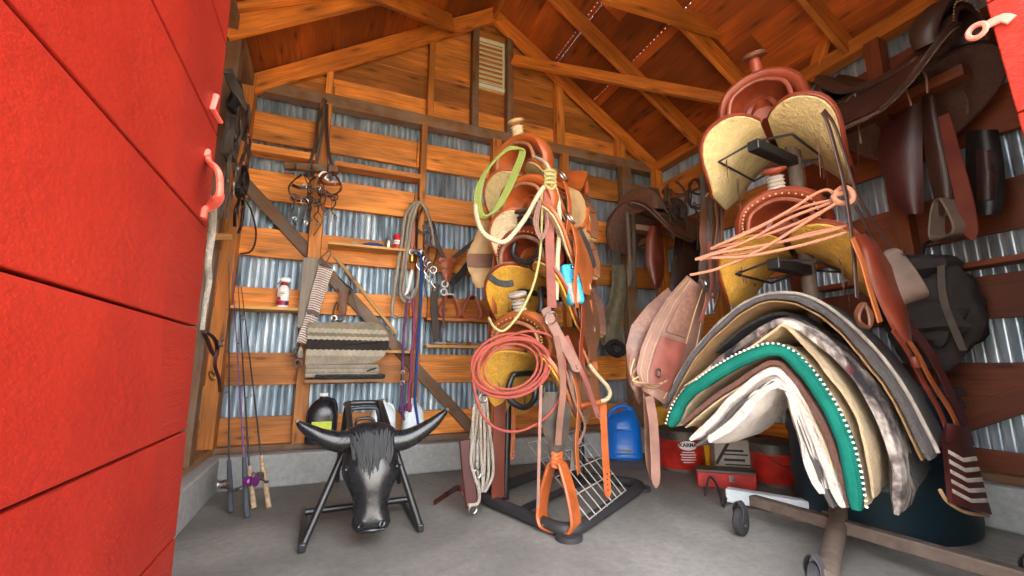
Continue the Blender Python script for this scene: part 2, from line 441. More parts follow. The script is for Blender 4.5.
M['r_white'] = ropem('soft grey white rope', srgb(206, 196, 178), srgb(146, 134, 116), 30); M['r_blue'] = ropem('blue lead rope', srgb(46, 104, 190), srgb(24, 52, 120), 40)
M['r_purple'] = ropem('pink and purple lead rope', srgb(206, 84, 104), srgb(86, 70, 150), 40); M['r_navy'] = ropem('navy lead rope', srgb(70, 74, 150), srgb(180, 80, 90), 40)
M['r_yellow'] = ropem('pale yellow rope', srgb(220, 208, 140), srgb(150, 140, 80))
M['blanket'] = striped('grey striped wool', [(0, srgb(168, 152, 128)), (.30, srgb(190, 174, 146)), (.36, srgb(66, 58, 54)), (.62, srgb(206, 190, 160)), (.7, srgb(160, 142, 116)), (.78, srgb(200, 184, 152)), (.84, srgb(150, 132, 108))], 1.0, 1, 120, zig=.03, zf=26)
M['blanket2'] = striped('plain grey wool', [(0, srgb(166, 156, 140)), (.4, srgb(196, 186, 168)), (.5, srgb(150, 140, 124))], 3.0, 1, 120, zig=.05, zf=26)
M['zigzag'] = striped('white and brown zigzag webbing', [(0, srgb(228, 216, 204)), (.62, srgb(120, 86, 84))], 62, 0, 160, zig=1.1, zf=6)
M['chevron'] = striped('brown and cream chevron webbing', [(0, srgb(232, 222, 208)), (.45, srgb(104, 70, 64))], 34, 0, 160, zig=-1.1, zf=1)
M['teal_bag'] = plain('turquoise nylon', srgb(46, 150, 178), .55, 0, .25, .3, 40); M['grey_cloth'] = plain('grey cloth', srgb(150, 146, 136), .8, 0, .15, .3, 60)
M['canvas'] = plain('dark canvas', srgb(40, 33, 32), .9, 0, .35, .5, 20)
M['bluejug'] = plain('blue plastic', srgb(24, 122, 226), .32, 0, .15, .08, 12); M['yellowjug'] = plain('yellow plastic', srgb(222, 162, 22), .45, 0, .2, .1, 12)
M['whitejug'] = plain('milky plastic', srgb(226, 236, 240), .35, 0, .06, 0); M['blackjug'] = plain('black bottle plastic', srgb(34, 32, 36), .25, 0, .15, 0)
M['label_y'] = plain('yellow green label', srgb(206, 222, 70), .5)
M['drumred'] = plain('scuffed red enamel', srgb(186, 44, 34), .42, 0, .4, .2, 9); M['drumgrey'] = plain('dirty grey tin', srgb(96, 92, 86), .5, .5, .4, .2, 9)
M['white'] = plain('white print', srgb(240, 240, 236), .5, 0, .03, 0); M['ink'] = plain('dark print', srgb(30, 30, 34), .6, 0, .05, 0)
M['card'] = plain('printed carton', srgb(168, 160, 148), .8, 0, .12, .1); M['cabinet'] = plain('dark teal enamel', srgb(8, 34, 44), .45, 0, .25, .1, 8)
M['tincan'] = plain('bare tin', srgb(190, 186, 170), .3, .9); M['redplastic'] = plain('red plastic', srgb(196, 28, 36), .35)
M['redprint'] = plain('dark red print', srgb(164, 30, 56), .45); M['blueprint'] = plain('navy print', srgb(40, 50, 110), .45)
M['cork'] = plain('cork', srgb(176, 150, 120), .85, 0, .35, .4, 60); M['purple'] = plain('purple anodised', srgb(120, 44, 124), .3, .4)
M['graphite'] = plain('graphite rod', srgb(44, 42, 48), .35); M['violet'] = plain('violet rod', srgb(112, 78, 118), .35); M['foam'] = plain('grey foam grip', srgb(66, 70, 78), .85, 0, .2, .3, 80)
M['rawhide'] = ropem('rawhide braid', srgb(226, 208, 166), srgb(120, 96, 62), 60); M['pinkmetal'] = plain('copper pink metal', srgb(220, 140, 120), .4, .3)
M['grey_olive'] = plain('olive cloth', srgb(118, 108, 86), .9, 0, .3, .4, 20)
M['vent'] = plain('white louvre', srgb(228, 228, 196), .5, 0, .05, 0)
M['wire'] = plain('pale wire', srgb(190, 186, 178), .4, .4)
def m_pat():
    b = NB('black white patterned fleece'); o = b.obj; uv = b.uv
    sx = b.n('SeparateXYZ'); b.l(uv, sx.inputs[0])
    n = b.noise(o, 14, 5, .7, .5); n2 = b.noise(o, 120, 4, .75)
    n3 = b.noise(b.mapping(o, (1, 1, .55)), 9, 3, .6, .8)
    c = b.ramp(b.math('ADD', b.math('MULTIPLY', n3, .7), b.math('MULTIPLY', n, .3)), [(.40, srgb(40, 36, 40)), (.50, srgb(128, 116, 110)), (.60, srgb(208, 198, 188))])
    v = b.n('TexVoronoi'); b.l(b.mapping(o, (14, 14, 9)), v.inputs['Vector']); v.inputs['Scale'].default_value = 1.0
    c = b.mix(b.ramp(v.outputs['Distance'], [(.16, (.75, .75, .75, 1)), (.24, (0, 0, 0, 1))]), c, srgb(96, 38, 50))
    b.col(c); b.rough(.95); b.bump(b.math('ADD', n2, n), .9, .012)
    return b.m
M['patterned'] = m_pat()

# ------------------------------------------------------------------ the setting
rnd = random.Random(7)
XL, XR, YB, YF = -0.75, 3.12, 3.50, 0.45
PLATE, RX, RZ, RS = 2.85, 1.23, 4.12, 0.66
def roofz(x): return RZ - RS*abs(x-RX)
def roofpt(x, y, side=1):
    d = ray(x, y); t = (RZ+RS*side*RX-CAMH)/(d.z+RS*side*d.x); return CO+d*t

b = MB(); b.box(((XL+XR)/2, (YF+YB)/2+.05, -.05), XR-XL+.3, YB-YF+.3, .1)
struct(b.build('floor', M['floor'], sm=False))
b = MB(); b.box((1.2, YF-4.6, -.10), 14, 9, .1)
struct(b.build('yard_ground', M['yard'], sm=False))
# concrete footings under the walls
b = MB(); b.box(((XL+XR)/2, YB-.09, .10), XR-XL+.1, .28, .20); struct(b.build('trim_1', M['curb'], sm=False, bevel=.012))
b = MB(); b.box((XL+.06, (YF+YB)/2-.12, .10), .24, YB-YF-.24, .20); struct(b.build('trim_2', M['curb'], sm=False, bevel=.012))
b = MB(); b.box((XR-.06, (YF+YB)/2-.12, .10), .24, YB-YF-.24, .20); struct(b.build('trim_3', M['curb'], sm=False, bevel=.012))

def corrugated(p0, p1, z0, z1, pitch=.046, amp=.016, nrm=(0, -1, 0)):
    p0, p1, nrm = V(p0), V(p1), V(nrm); Ln = (p1-p0).length; n = int(Ln/pitch*8); T = (p1-p0).normalized()
    b = MB(); rows = []
    for i in range(n+1):
        s = Ln*i/n; w = math.sin(2*math.pi*s/pitch); w = math.copysign(abs(w)**.8, w)
        q = p0+T*s+nrm*(amp*w); rows.append([q+V((0, 0, z0)), q+V((0, 0, z1))])
    b.quadgrid(rows, uvs=lambda a, c: (a*.01, c))
    return b
GIRTS = [(.22, .42), (.63, .85), (1.13, 1.30), (1.52, 1.73), (1.95, 2.17), (2.40, 2.63)]
wb = struct(corrugated((XL-.03, YB+.012, 0), (XR+.03, YB+.012, 0), .2, 2.9).build('wall_back', M['galv'], base=False))
for z0, z1 in GIRTS:
    xs = [XL, rnd.uniform(.55, .65), 1.95, XR]
    for i in range(3):
        b = MB(); b.beam((xs[i]+.002, YB-.02, (z0+z1)/2+rnd.uniform(-.006, .006)), (xs[i+1]-.002, YB-.02, (z0+z1)/2+rnd.uniform(-.006, .006)), .036, z1-z0)
        b.build('girt', M['wood'], wb, sm=False, bevel=.003)
# gable boards above the plate
nb = 0; z = PLATE-.02
while z < RZ+.1:
    h = .235; zt = z+h
    half = lambda zz: max(.02, (RZ+.04-zz)/RS)
    b = MB(); yb0, yb1 = YB, YB+.025; BID[0] += 1; vo = BID[0]*10
    hw0 = min(half(z), (XR-XL)/2+.05); hw1 = min(half(zt-.006), hw0); cx = RX
    pts = [(max(XL-.02, cx-half(z)), z), (min(XR+.02, cx+half(z)), z), (min(XR+.02, cx+half(zt-.006)), zt-.005), (max(XL-.02, cx-half(zt-.006)), zt-.005)]
    f = [V((x, yb0, zz)) for x, zz in pts]; k = [V((x, yb1, zz)) for x, zz in pts]
    uvp = [(x+3.3*BID[0] % 40, vo+zz-z) for x, zz in pts]
    b.face(f[::-1][::-1], uvp); b.face(k[::-1], uvp[::-1])
    for i in range(4):
        j = (i+1) % 4; b.face([f[j], f[i], k[i], k[j]], [(0, vo), (1, vo), (1, vo+.02), (0, vo+.02)])
    b.build('gable_board', M['wood'], wb, sm=False); z = zt
b = MB(); b.beam((XL, YB-.06, PLATE-.045), (XR, YB-.06, PLATE-.045), .10, .10); b.build('top_plate', M['woodold'], wb, sm=False, bevel=.004)
b = MB(); b.beam((XL, YB-.065, .222), (XR, YB-.065, .222), .10, .04); b.build('sill_plate', M['woodold'], wb, sm=False, bevel=.004)
POSTS = [-.15, .615, 1.265, 1.965, 2.665]
for i, x in enumerate(POSTS):
    b = MB(); b.beam((x, YB-.085, .24), (x, YB-.085, PLATE-.09), [.085, .05, .085, .06, .11][i], .085, up=(0, 1, 0))
    b.build('stud', M['woodold'] if i == 4 else M['wood'], wb, sm=False, bevel=.004)
for x, m_, w in ((-.14, 'wood', .05), (.66, 'wood', .05), (1.06, 'woodold', .06), (1.40, 'woodold', .06), (1.93, 'wood', .085), (2.64, 'wood', .085)):
    b = MB(); zt = roofz(x)-.16 + (.07 if x > 1.8 else 0)
    b.beam((x, YB-.06, PLATE), (x, YB-.06, zt), w, .085, up=(0, 1, 0)); b.build('gable_stud', M[m_], wb, sm=False, bevel=.004)
b = MB(); b.beam((XL-.02, YB-.05, 2.18), (1.10, YB-.05, .25), .085, .03, up=(0, 1, 0)); b.build('brace', M['woodold'], wb, sm=False, bevel=.003)
b = MB(); b.beam((-.01, YB-.05, 1.57), (.47, YB-.05, 1.00), .024, .024, up=(0, 1, 0)); b.build('brace_strip', M['woodpale'], wb, sm=False, bevel=.003)
b = MB(); b.beam((XL+.06, YB-.09, .2), (XL+.06, YB-.09, PLATE), .12, .12, up=(0, 1, 0)); b.build('corner_post', M['wood'], wb, sm=False, bevel=.006)

b = MB(); b.beam((XL-.05, YB-.03, 2.90), (-.1, YB-.03, 2.90), .05, .12); b.build('blocking', M['wood'], wb, sm=False)
# right wall
wr = struct(corrugated((XR+.012, YB, 0), (XR+.012, YF, 0), .2, 2.9, nrm=(-1, 0, 0)).build('wall_right', M['galv'], base=False))
for z0, z1 in [(.20, .34), (.56, .77), (.99, 1.21), (1.42, 1.68), (1.92, 2.17), (2.40, 2.63)]:
    for y0, y1 in ((YF, 1.9), (1.9, YB-.02)):
        b = MB(); b.beam((XR-.02, y0, (z0+z1)/2), (XR-.02, y1, (z0+z1)/2), .036, z1-z0); b.build('girt', M['woodshaded'] if y0 < 1 else M['wood'], wr, sm=False, bevel=.003)  # near girts use the shade-toned wood, far ones plain pine
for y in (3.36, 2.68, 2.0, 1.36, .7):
    b = MB(); b.beam((XR-.085, y, .24), (XR-.085, y, PLATE-.09), .085, .085, up=(1, 0, 0)); b.build('stud', M['wood'] if y > 2 else M['woodshaded'], wr, sm=False, bevel=.004)
b = MB(); b.beam((XR-.06, YF, PLATE-.045), (XR-.06, YB-.11, PLATE-.045), .10, .10); b.build('top_plate', M['woodbeam'], wr, sm=False, bevel=.004)
b = MB(); b.beam((XR-.065, YF, .222), (XR-.065, YB-.12, .222), .10, .04); b.build('sill_plate', M['woodold'], wr, sm=False, bevel=.004)
b = MB(); b.beam((XR-.05, .55, .85), (XR-.05, 1.75, .22), .11, .03, up=(1, 0, 0)); b.build('brace', M['woodshaded'], wr, sm=False, bevel=.003)
b = MB(); b.beam((XR-.06, .5, 1.265), (XR-.06, 1.9, 1.265), .12, .03); b.build('ledge', M['woodshaded'], wr, sm=False, bevel=.003)
# left wall
wl = struct(corrugated((XL-.012, YF, 0), (XL-.012, YB, 0), .2, 2.9, nrm=(1, 0, 0)).build('wall_left', M['galv'], base=False))
for z0, z1 in GIRTS:
    b = MB(); b.beam((XL+.02, YF, (z0+z1)/2), (XL+.02, YB-.02, (z0+z1)/2), .036, z1-z0); b.build('girt', M['wood'], wl, sm=False, bevel=.003)
for y in (2.85, 2.2, 1.5, .8):
    b = MB(); b.beam((XL+.085, y, .24), (XL+.085, y, PLATE-.09), .085, .085, up=(1, 0, 0)); b.build('stud', M['woodold'], wl, sm=False, bevel=.004)
b = MB(); b.beam((XL+.06, YF, PLATE-.045), (XL+.06, YB-.12, PLATE-.045), .10, .10); b.build('top_plate', M['woodold'], wl, sm=False, bevel=.004)
b = MB(); b.beam((XL+.065, YF, .222), (XL+.065, YB-.12, .222), .10, .04); b.build('sill_plate', M['woodold'], wl, sm=False, bevel=.004)
# front wall beside the doorway
b = MB()
for k in range(13): b.beam((1.64, YF-.02, .1+k*.215), (XR+.05, YF-.02, .1+k*.215), .03, .21)
for k in range(13): b.beam((XL-.05, YF-.02, .1+k*.215), (-.36, YF-.02, .1+k*.215), .03, .21)
for k in range(8):
    z = 2.6+k*.215; hw = max(.05, min(1.97, (RZ-z)/RS)); b.beam((max(XL-.05, RX-hw), YF-.02, z+.1), (min(XR+.05, RX+hw), YF-.02, z+.1), .03, .21)
wf = struct(b.build('wall_front', M['red'], sm=False, base=False))

# roof: boards along the building, rafters, ties
b = MB()
gapx = [roofpt(563, 51).x, roofpt(639, 57).x]
for side in (-1, 1):
    edges = [0.0]; x = 0
    while x < 2.15:
        x += .165; edges.append(x)
    sl = math.hypot(1, RS)
    def plank(d0, d1, y0, y1):
        p = [V((RX+side*d, y, RZ-RS*d+.02)) for d in (d0, d1) for y in (y0, y1)]
        n_ = V((side*RS, 0, 1)).normalized()*.025
        c0 = (p[0]+p[2])/2+n_/2; c1 = (p[1]+p[3])/2+n_/2
        b.beam(c0, c1, (p[2]-p[0]).length, .022, up=n_)
    for i in range(len(edges)-1):
        d0, d1 = edges[i]+.0002, edges[i+1]-.0002
        g = [gx for gx in gapx if side > 0 and edges[i] < gx-RX <= edges[i+1]]
        ym = rnd.uniform(1.2, 2.8)
        if g:
            gd = g[0]-RX
            plank(d0, gd-.0035, .3, 3.56); plank(gd+.0035, d1, .3, 3.56)
            y = .3
            while y < 3.5:
                plank(gd-.0035, gd+.0035, y, y+.03); y += .044
        else:
            plank(d0, d1, .3, ym-.0005); plank(d0, d1, ym+.0005, 3.56)
ce = struct(b.build('ceiling', M['woodroof'], sm=False, base=False))
RY = [3.402, 2.79, 2.16, 1.50, .85]
for y in RY:
    for side in (-1, 1):
        xe = XR-.02 if side > 0 else XL+.02
        n_ = V((side*RS, 0, 1)).normalized()
        y = y+(.004 if side > 0 else 0); p0 = V((RX+side*.02, y, RZ-.01))-n_*.07; p1 = V((xe, y, roofz(xe)))-n_*.07
        b = MB(); b.beam(p0, p1, .04, .14, up=n_, ext=.04); b.build('rafter', M['woodbeam'], ce, sm=False, bevel=.004)
b = MB(); b.beam((RX, .3, RZ-.055), (RX, 3.54, RZ-.055), .035, .16); b.build('ridge_board', M['woodbeam'], ce, sm=False, bevel=.004)
def tie(p0, p1, w, h, m='woodbeam', up=(0, 0, 1)):
    b = MB(); b.beam(p0, p1, w, h, up=up); b.build('tie_beam', M[m], ce, sm=False, bevel=.004)
tie(aY(513, 60, 3.36), roofpt(752, 92)-V((.06, 0, .12)), .04, .095)
tie(aY(452, 24, 3.33), aY(355, -18, 2.6), .04, .15)
tie(aY(600, -8, 2.10), aY(745, 38, 2.10), .04, .14)
tie(aY(838, -10, 1.47), aX(812, 82, 3.06), .04, .10)
tie(aY(232, 4, 2.74), aY(352, -12, 2.74), .04, .10)

# louvred vent in the gable
v = thing('gable_vent', 'small white louvred vent set high in the gable between two dark studs', 'vent', (1.235, YB-.01, 3.33))
b = MB()
x0, x1, z0, z1 = 1.10, 1.37, 3.33, 3.82
b.beam((x0, YB-.012, z0), (x1, YB-.012, z0), .03, .035); b.beam((x0, YB-.012, z1), (x1, YB-.012, z1), .03, .02)
b.beam((x0, YB-.012, z0), (x0, YB-.012, z1), .03, .02, up=(0, 1, 0)); b.beam((x1, YB-.012, z0), (x1, YB-.012, z1), .03, .02, up=(0, 1, 0))
b.build('frame', M['vent'], v, sm=False)
for k in range(9):
    z = z0+.04+k*.05; b = MB(); b.box((1.235, YB-.014, z+.008), .26, .006, .055, euler(-38, 0, 0)); b.build('slat', M['vent'], v, sm=False)

# ledges and shelves on the back wall
def ledge(name, label, p0, p1, d, h, m='woodpale', z=None):
    b = MB(); b.beam(p0, p1, d, h); o = b.build(name, M[m], sm=False, bevel=.003); return tag(o, label, 'shelf')
ledge('wall_ledge', 'plain narrow ledge under the topmost boards at the left end of the back wall', (-.62, 3.425, 2.30), (-.17, 3.425, 2.30), .11, .055, 'wood')
ledge('wall_ledge', 'long ledge right of the second post high on the back wall', (-.06, 3.425, 2.28), (.60, 3.425, 2.28), .11, .04, 'wood')
ledge('wall_shelf', 'short shelf carrying the red and white spray bottle', (-.62, 3.40, 1.14), (-.16, 3.40, 1.14), .15, .022)
ledge('wall_shelf', 'pale pine shelf carrying the red can and the blue tool', (-.06, 3.39, 1.632), (.60, 3.39, 1.632), .17, .02)
ledge('wall_shelf', 'low shelf carrying the long steel bits', (.68, 3.395, .905), (1.22, 3.395, .905), .14, .022)
ledge('wall_shelf', 'short pale ledge directly right of the folded grey blankets', (.28, 3.41, .86), (.60, 3.41, .86), .12, .02)
ledge('wall_shelf', 'shelf under the hanging pair of stirrups', (.68, 3.40, 1.115), (1.22, 3.40, 1.115), .13, .022, 'wood')
ledge('wall_shelf', 'stub of board sticking out of the left wall beside the red door edge', aX(190, 236, -.60), aX(222, 236, -.60), .10, .03, 'woodpale')

# the red door leaf on the left, swung into the room, and the one on the right
def red_leaf(name, X, y0, y1t, y1b, zb, zt, th=.04, n=8, dirx=1):
    b = MB(); hh = (zt-zb)/n
    for k in range(n):
        z0 = zb+k*hh; z1 = z0+hh-.005
        e0 = lerp(y1b, y1t, (z0-zb)/(zt-zb)); e1 = lerp(y1b, y1t, (z1-zb)/(zt-zb))
        BID[0] += 1; vo = BID[0]*10
        q = [V((X, y0, z0)), V((X, e0, z0)), V((X, e1, z1)), V((X, y0, z1))]; r = [p-V((th*dirx, 0, 0)) for p in q]
        uq = [(p.y+BID[0]*2.3, vo+p.z-z0) for p in q]
        b.face(q if dirx > 0 else q[::-1], uq if dirx > 0 else uq[::-1]); b.face(r[::-1] if dirx > 0 else r, uq[::-1] if dirx > 0 else uq)
        for i in range(4):
            j = (i+1) % 4; fc = [q[j], q[i], r[i], r[j]]
            b.face(fc if dirx > 0 else fc[::-1], [(0, vo), (.8, vo), (.8, vo+.03), (0, vo+.03)])
    o = b.build(name, M['red'], sm=False, bevel=.003, base=False); return struct(o)
DX = -.30
dl = aX(200, 300, DX); dt = aX(231, 0, DX); db = aX(176, 570, DX)
zl1 = aX(0, 240, DX).z
edge = lambda z: lerp(dl.y, dt.y, (z-dl.z)/(dt.z-dl.z))
d1 = red_leaf('door_1', DX, YF-.02, edge(2.3), edge(.08), .13-.01, 2.3, n=9)
def bolt(bm, c, r=.008, nrm=(1, 0, 0)):
    M_ = V(nrm).to_track_quat('Z', 'Y').to_matrix(); bm.lathe([(r, 0), (r, .004), (r*.6, .007), (0.0005, .008)], c, M_, 10)
b = MB()
hp = pX(DX+.004, (207, 152), (208, 158), (210, 163, DX+.012), (218, 171, DX+.045), (220, 183, DX+.05), (219, 196, DX+.05), (212, 206, DX+.02), (205, 210, DX+.006), (203, 218))
b.strap(hp, .024, .012, side=(0, 1, 0)); b.build('handle', M['redlight'], d1)
b = MB(); b.strap(pX(DX+.004, (216, 95), (212, 108), (220, 122)), .014, .008, side=(1, 0, 0), n=0); b.build('latch', M['redlight'], d1)
# pale torn rope hanging along the leaf's free edge
o = MB(); o.rope([aX(212, 200, DX-.04)]+pX(DX-.06, (212, 230), (208, 262), (209, 282), (205, 305), (202, 330)), .012, rf=lambda t: 1-.5*t)
fr_ = o.build('frayed_rope', M['f_beige']); b = MB(); q = aX(212, 200, DX-.04); b.tube([q+V((.02, -.16, 0)), q+V((.0, -.02, 0)), q+V((-.004, .01, 0))], .004, 6); b.build('nail', M['steel'], fr_)
tag(fr_, 'frayed pale wool rope hanging behind the edge of the red door', 'rope')
e1 = aX(985, 0, 1.5); e2 = aX(1024, 140, 1.5)
eR = lambda z: lerp(e2.y, e1.y, (z-e2.z)/(e1.z-e2.z))
def right_leaf():
    b = MB(); n = 7; X = 1.50; zb, zt, th = .1, 2.3, .04; ys = -.32
    for k in range(4):
        pass
    hh = (zt-zb)/n
    for k in range(n):
        z0 = zb+k*hh; z1 = z0+hh-.004; BID[0] += 1; vo = BID[0]*10
        q = [V((X, ys, z0)), V((X, eR(z0), z0)), V((X, eR(z1), z1)), V((X, ys, z1))]; r = [p+V((th, 0, 0)) for p in q]
        uq = [(p.y, vo+p.z-z0) for p in q]
        b.face(q[::-1], uq[::-1]); b.face(r, uq)
        for i in range(4):
            j = (i+1) % 4; b.face([q[i], q[j], r[j], r[i]], [(0, vo), (.7, vo), (.7, vo+.03), (0, vo+.03)])
    return struct(b.build('door_2', M['red'], sm=False, bevel=.003, base=False))
d2 = right_leaf()
b = MB()
hc = aX(979, 30, 1.485); b.ring(hc+V((0, .004, 0)), .017, .0065, (1, 0, 0), 24, up=(0, 1, 0))
b.strap([aX(985, 26, 1.487), aX(1002, 18, 1.49), aX(1012, 20, 1.492)], .022, .006, side=(0, 0, 1), n=3)
b.build('hasp', M['redlight'], d2)

# ------------------------------------------------------------------ saddles
def stirrup(bm, c, w, h, wide, t, rot, s2=None):
    """loop hanging from c: narrow neck, flat tread; wide = ribbon width"""
    pr = [(.12, 0), (.22, -.12), (.38, -.42), (.5, -.78), (.46, -.93), (.3, -1), (-.3, -1), (-.46, -.93), (-.5, -.78), (-.38, -.42), (-.22, -.12), (-.12, 0)]
    pts = [V(c)+rot @ V((x*w, 0, z*h)) for x, z in pr]
    bm.strap(pts, wide, t, side=rot @ V((0, 1, 0)), closed=True, n=4, rf=lambda q: (.8+.3*math.sin(math.pi*q), 1))
SIDE_N = {1: 'left', -1: 'right'}
def make_saddle(name, label, loc, yaw, lea='l_tan', tool='t_tan', fl='f_cream', seat=None, cap='l_brown', neck=None, group=None, roll=0, pitch=0, scale=1.0,
                fenders=((1, 0, 1), (-1, 0, 1)), stir='l_tan', lobes=1.0, strings=True, ring=True, seed=0, horn=True, skirtlen=1.0, sew=True, spread=.29, drop=.23, fend=None, flen=1.0, fw=1.0, swide=.15):
    rn = random.Random(seed)
    t = thing(name, label, 'saddle', (0, 0, 0), group)
    seat = seat or lea
    def S(u, v, s, off=0.0, x0=None, x1=None):
        xf = .31 - .27*abs((v-.42)/.58)**2.4*lobes; xr = -.42*skirtlen + .16*max(0, (v-.55)/.45)**2.2
        if x0 is not None: xr = max(xr, x0)
        if x1 is not None: xf = min(xf, x1)
        x = lerp(xr, xf, u)
        fl_ = max(0, (x-.02)/.28)**2
        y = .02+spread*v+.13*fl_*v; z = .085-.05*v-drop*v*v+.05*fl_*(1-v)+.07*fl_*v + .03*max(0, (-x-.2)/.2)**2
        n_ = V((0, .05+.40*v, .30)).normalized()
        p = V((x, y, z))+n_*off
        return V((p.x, p.y*s, p.z))
    for s in (1, -1):
        b = MB(); b.sheet(lambda u, v: S(u, v, s, -.006), 18, 14, .028, flip=s > 0, ts=lambda u, v: .55+.45*min(1, 7*min(u, 1-u, v+.1, 1-v)))
        b.build('fleece_lining', M[fl], t, ang=70)
        b = MB(); b.sheet(lambda u, v: S(u, v, s, .016), 18, 14, .008, flip=s > 0); sk = b.build('skirt', M[tool], t)
        b = MB(); b.sheet(lambda u, v: S(u, .02+v*.5, s, .028, -.27+.06*v*v, .16-.05*v*v), 12, 10, .008, flip=s > 0); b.build('seat_jockey', M[lea], t)
        b = MB(); b.sheet(lambda u, v: S(u, .02+v*.62, s, .027, None, -.25-.05*v), 8, 10, .007, flip=s > 0); b.build('rear_jockey', M[tool], t)
        # bar edge binding
        b = MB(); b.tube([S(1, v/14, s, .004) for v in range(15)], .008, 6); b.build('binding', M[lea], t)
    # fork
    b = MB()
    arch = smooth([V((.19, -.165, .085)), V((.195, -.18, .15)), V((.215, -.145, .235)), V((.225, -.07, .282)), V((.23, 0, .293)), V((.225, .07, .282)), V((.215, .145, .235)), V((.195, .18, .15)), V((.19, .165, .085))], 5)
    a8 = [(math.cos(2*math.pi*k/12), math.sin(2*math.pi*k/12)) for k in range(12)]
    b.sweep(arch, [(x*.062, y*.034) for x, y in a8], side=V((1, 0, .15)), scale=lambda q: .75+.25*math.sin(math.pi*q)+.14*math.sin(2*math.pi*q)**2)
    fk = b.build('fork', M[lea], t)
    inn = smooth([V((.275, -.125, .09)), V((.285, -.135, .14)), V((.293, -.105, .215)), V((.295, 0, .255)), V((.293, .105, .215)), V((.285, .135, .14)), V((.275, .125, .09))], 5)
    b = MB(); b.tube(inn, .011, 8); b.build('gullet_rim', M[tool], fk)
    b = MB()   # hollow behind the rim
    P = []
    for k in range(6):
        q = k/5; P.append([V((p.x-.15*math.sin(q*1.57), p.y*(1-.9*q**2.2), lerp(p.z, .12, q**2.2*.95)-.004)) for p in inn])
    b.quadgrid(P, flip=False); b.build('gullet', M[lea], fk)
    b = MB()
    for k in range(2, len(inn)-2) if sew else ():
        p = inn[k]; b.ell((p.x+.006, p.y*1.16, p.z*1.10+.002), .003, .005, .005, n=6, m=4)
    if sew: b.build('stitching', M['l_pale'], fk)
    if horn:
        b = MB(); b.rope([(.235, 0, .29), (.245, 0, .325), (.262, 0, .37), (.27, 0, .40)], .027, k=12, rf=lambda q: 1.3-.5*q); hn = b.build('horn', M[lea], t)
        Mh = euler(0, 22, 0)
        b = MB(); b.lathe([(.001, -.012), (.03, -.012), (.05, -.004), (.055, .006), (.05, .014), (.038, .017), (.02, .0155), (.001, .015)], (.272, 0, .407), Mh, 22); b.build('horn_cap', M[cap], hn)
        if neck:
            b = MB(); b.lathe([(.03, -.004)]+[(.036+.005*math.sin(k*1.9), k*.0055) for k in range(15)]+[(.03, .084)], (.238, 0, .307), euler(0, 18, 0), 18); b.build('horn_wrap', M[neck], hn)
    # seat and cantle
    def st(u, v):
        x = lerp(.19, -.285, u); vv = 2*v-1
        w = .075+.125*min(1, u*1.6)**.8
        zc = .215 - .115*math.sin(min(1, u/.55)*math.pi/2) + .03*max(0, (u-.5)/.5) + .14*max(0, (u-.68)/.32)**2
        return V((x, vv*w, zc - .10*abs(vv)**2.6*(1-.55*u) ))
    b = MB(); b.sheet(st, 16, 14, .02, flip=True); b.build('seat', M[seat], t)
    ca = smooth([V((-.235, -.205, .055)), V((-.265, -.195, .13)), V((-.295, -.14, .215)), V((-.31, 0, .265)), V((-.295, .14, .215)), V((-.265, .195, .13)), V((-.235, .205, .055))], 5)
    b = MB(); b.tube(ca, .015, 8); cb = b.build('cantle', M[lea], t)
    b = MB(); b.sheet(lambda u, v: V((lerp(-.31, -.325, v)+.05*(abs(2*u-1))**2.2+.0, 0, 0)) + V((0, ca[round(u*(len(ca)-1))].y, lerp(ca[round(u*(len(ca)-1))].z, .045, v))), len(ca)-1, 5, .014); b.build('cantle_back', M[tool], cb)
    for s in (1, -1):
        for x in (.13, -.12, -.33):
            b = MB(); p = S(.5, .38, s, .036); p.x = x
            n_ = V((0, s*.6, .5)); b.lathe([(.016, 0), (.016, .003), (.008, .006), (.0005, .007)], p, n_.to_track_quat('Z', 'Y').to_matrix(), 12)
            b.build('concho', M['steel'], t)
    if strings:
        for s in (1, -1):
            for x in (.13, -.12, -.33):
                p = S(.5, .38, s, .042); p.x = x; b = MB()
                for q in (-1, 1):
                    ln = rn.uniform(.14, .34); sw = rn.uniform(-.03, .03)
                    b.strap([p, p+V((q*.012, s*.035, -.05)), p+V((q*.02+sw, s*.05, -ln*.6)), p+V((q*.015+sw, s*.045, -ln))], .009, .003, side=(1, 0, 0), n=4)
                b.build('saddle_string', M['l_dusty'], t)
    for s, ang, on in fenders:
        if not on: continue
        A = Matrix.Rotation(R_(ang), 3, 'Y')
        o0 = V((.03, s*(spread+.01), -.02)); Lf = .40*flen
        def F(u, v):
            w = (.05+.085*math.sin(min(1, v/.85)*math.pi)**.9*fw + (0 if v > .15 else .02))
            p = V(((2*u-1)*w, 0, -v*Lf)); p = A @ p
            return o0 + V((p.x, s*(.035*math.sin(v*math.pi*.6)+.02), p.z))
        b = MB(); b.sheet(F, 8, 16, .009, flip=s < 0); fe = b.build('fender', M[fend or tool], t)
        if not stir: continue
        b = MB(); e0 = F(.5, 1); e1 = e0+A @ V((0, 0, -.11)); b.strap([F(.5, .8)+V((0, s*.008, 0)), e0+V((0, s*.008, 0)), e1], .055, .012, side=A @ V((1, 0, 0)), n=4)
        b.build('stirrup_leather', M[lea], fe)
        b = MB(); stirrup(b, e1+V((0, 0, .015)), swide, swide*1.07, swide*.5, .014, A @ Matrix.Rotation(R_(25*s), 3, 'Z')); b.build('stirrup', M[stir], fe)
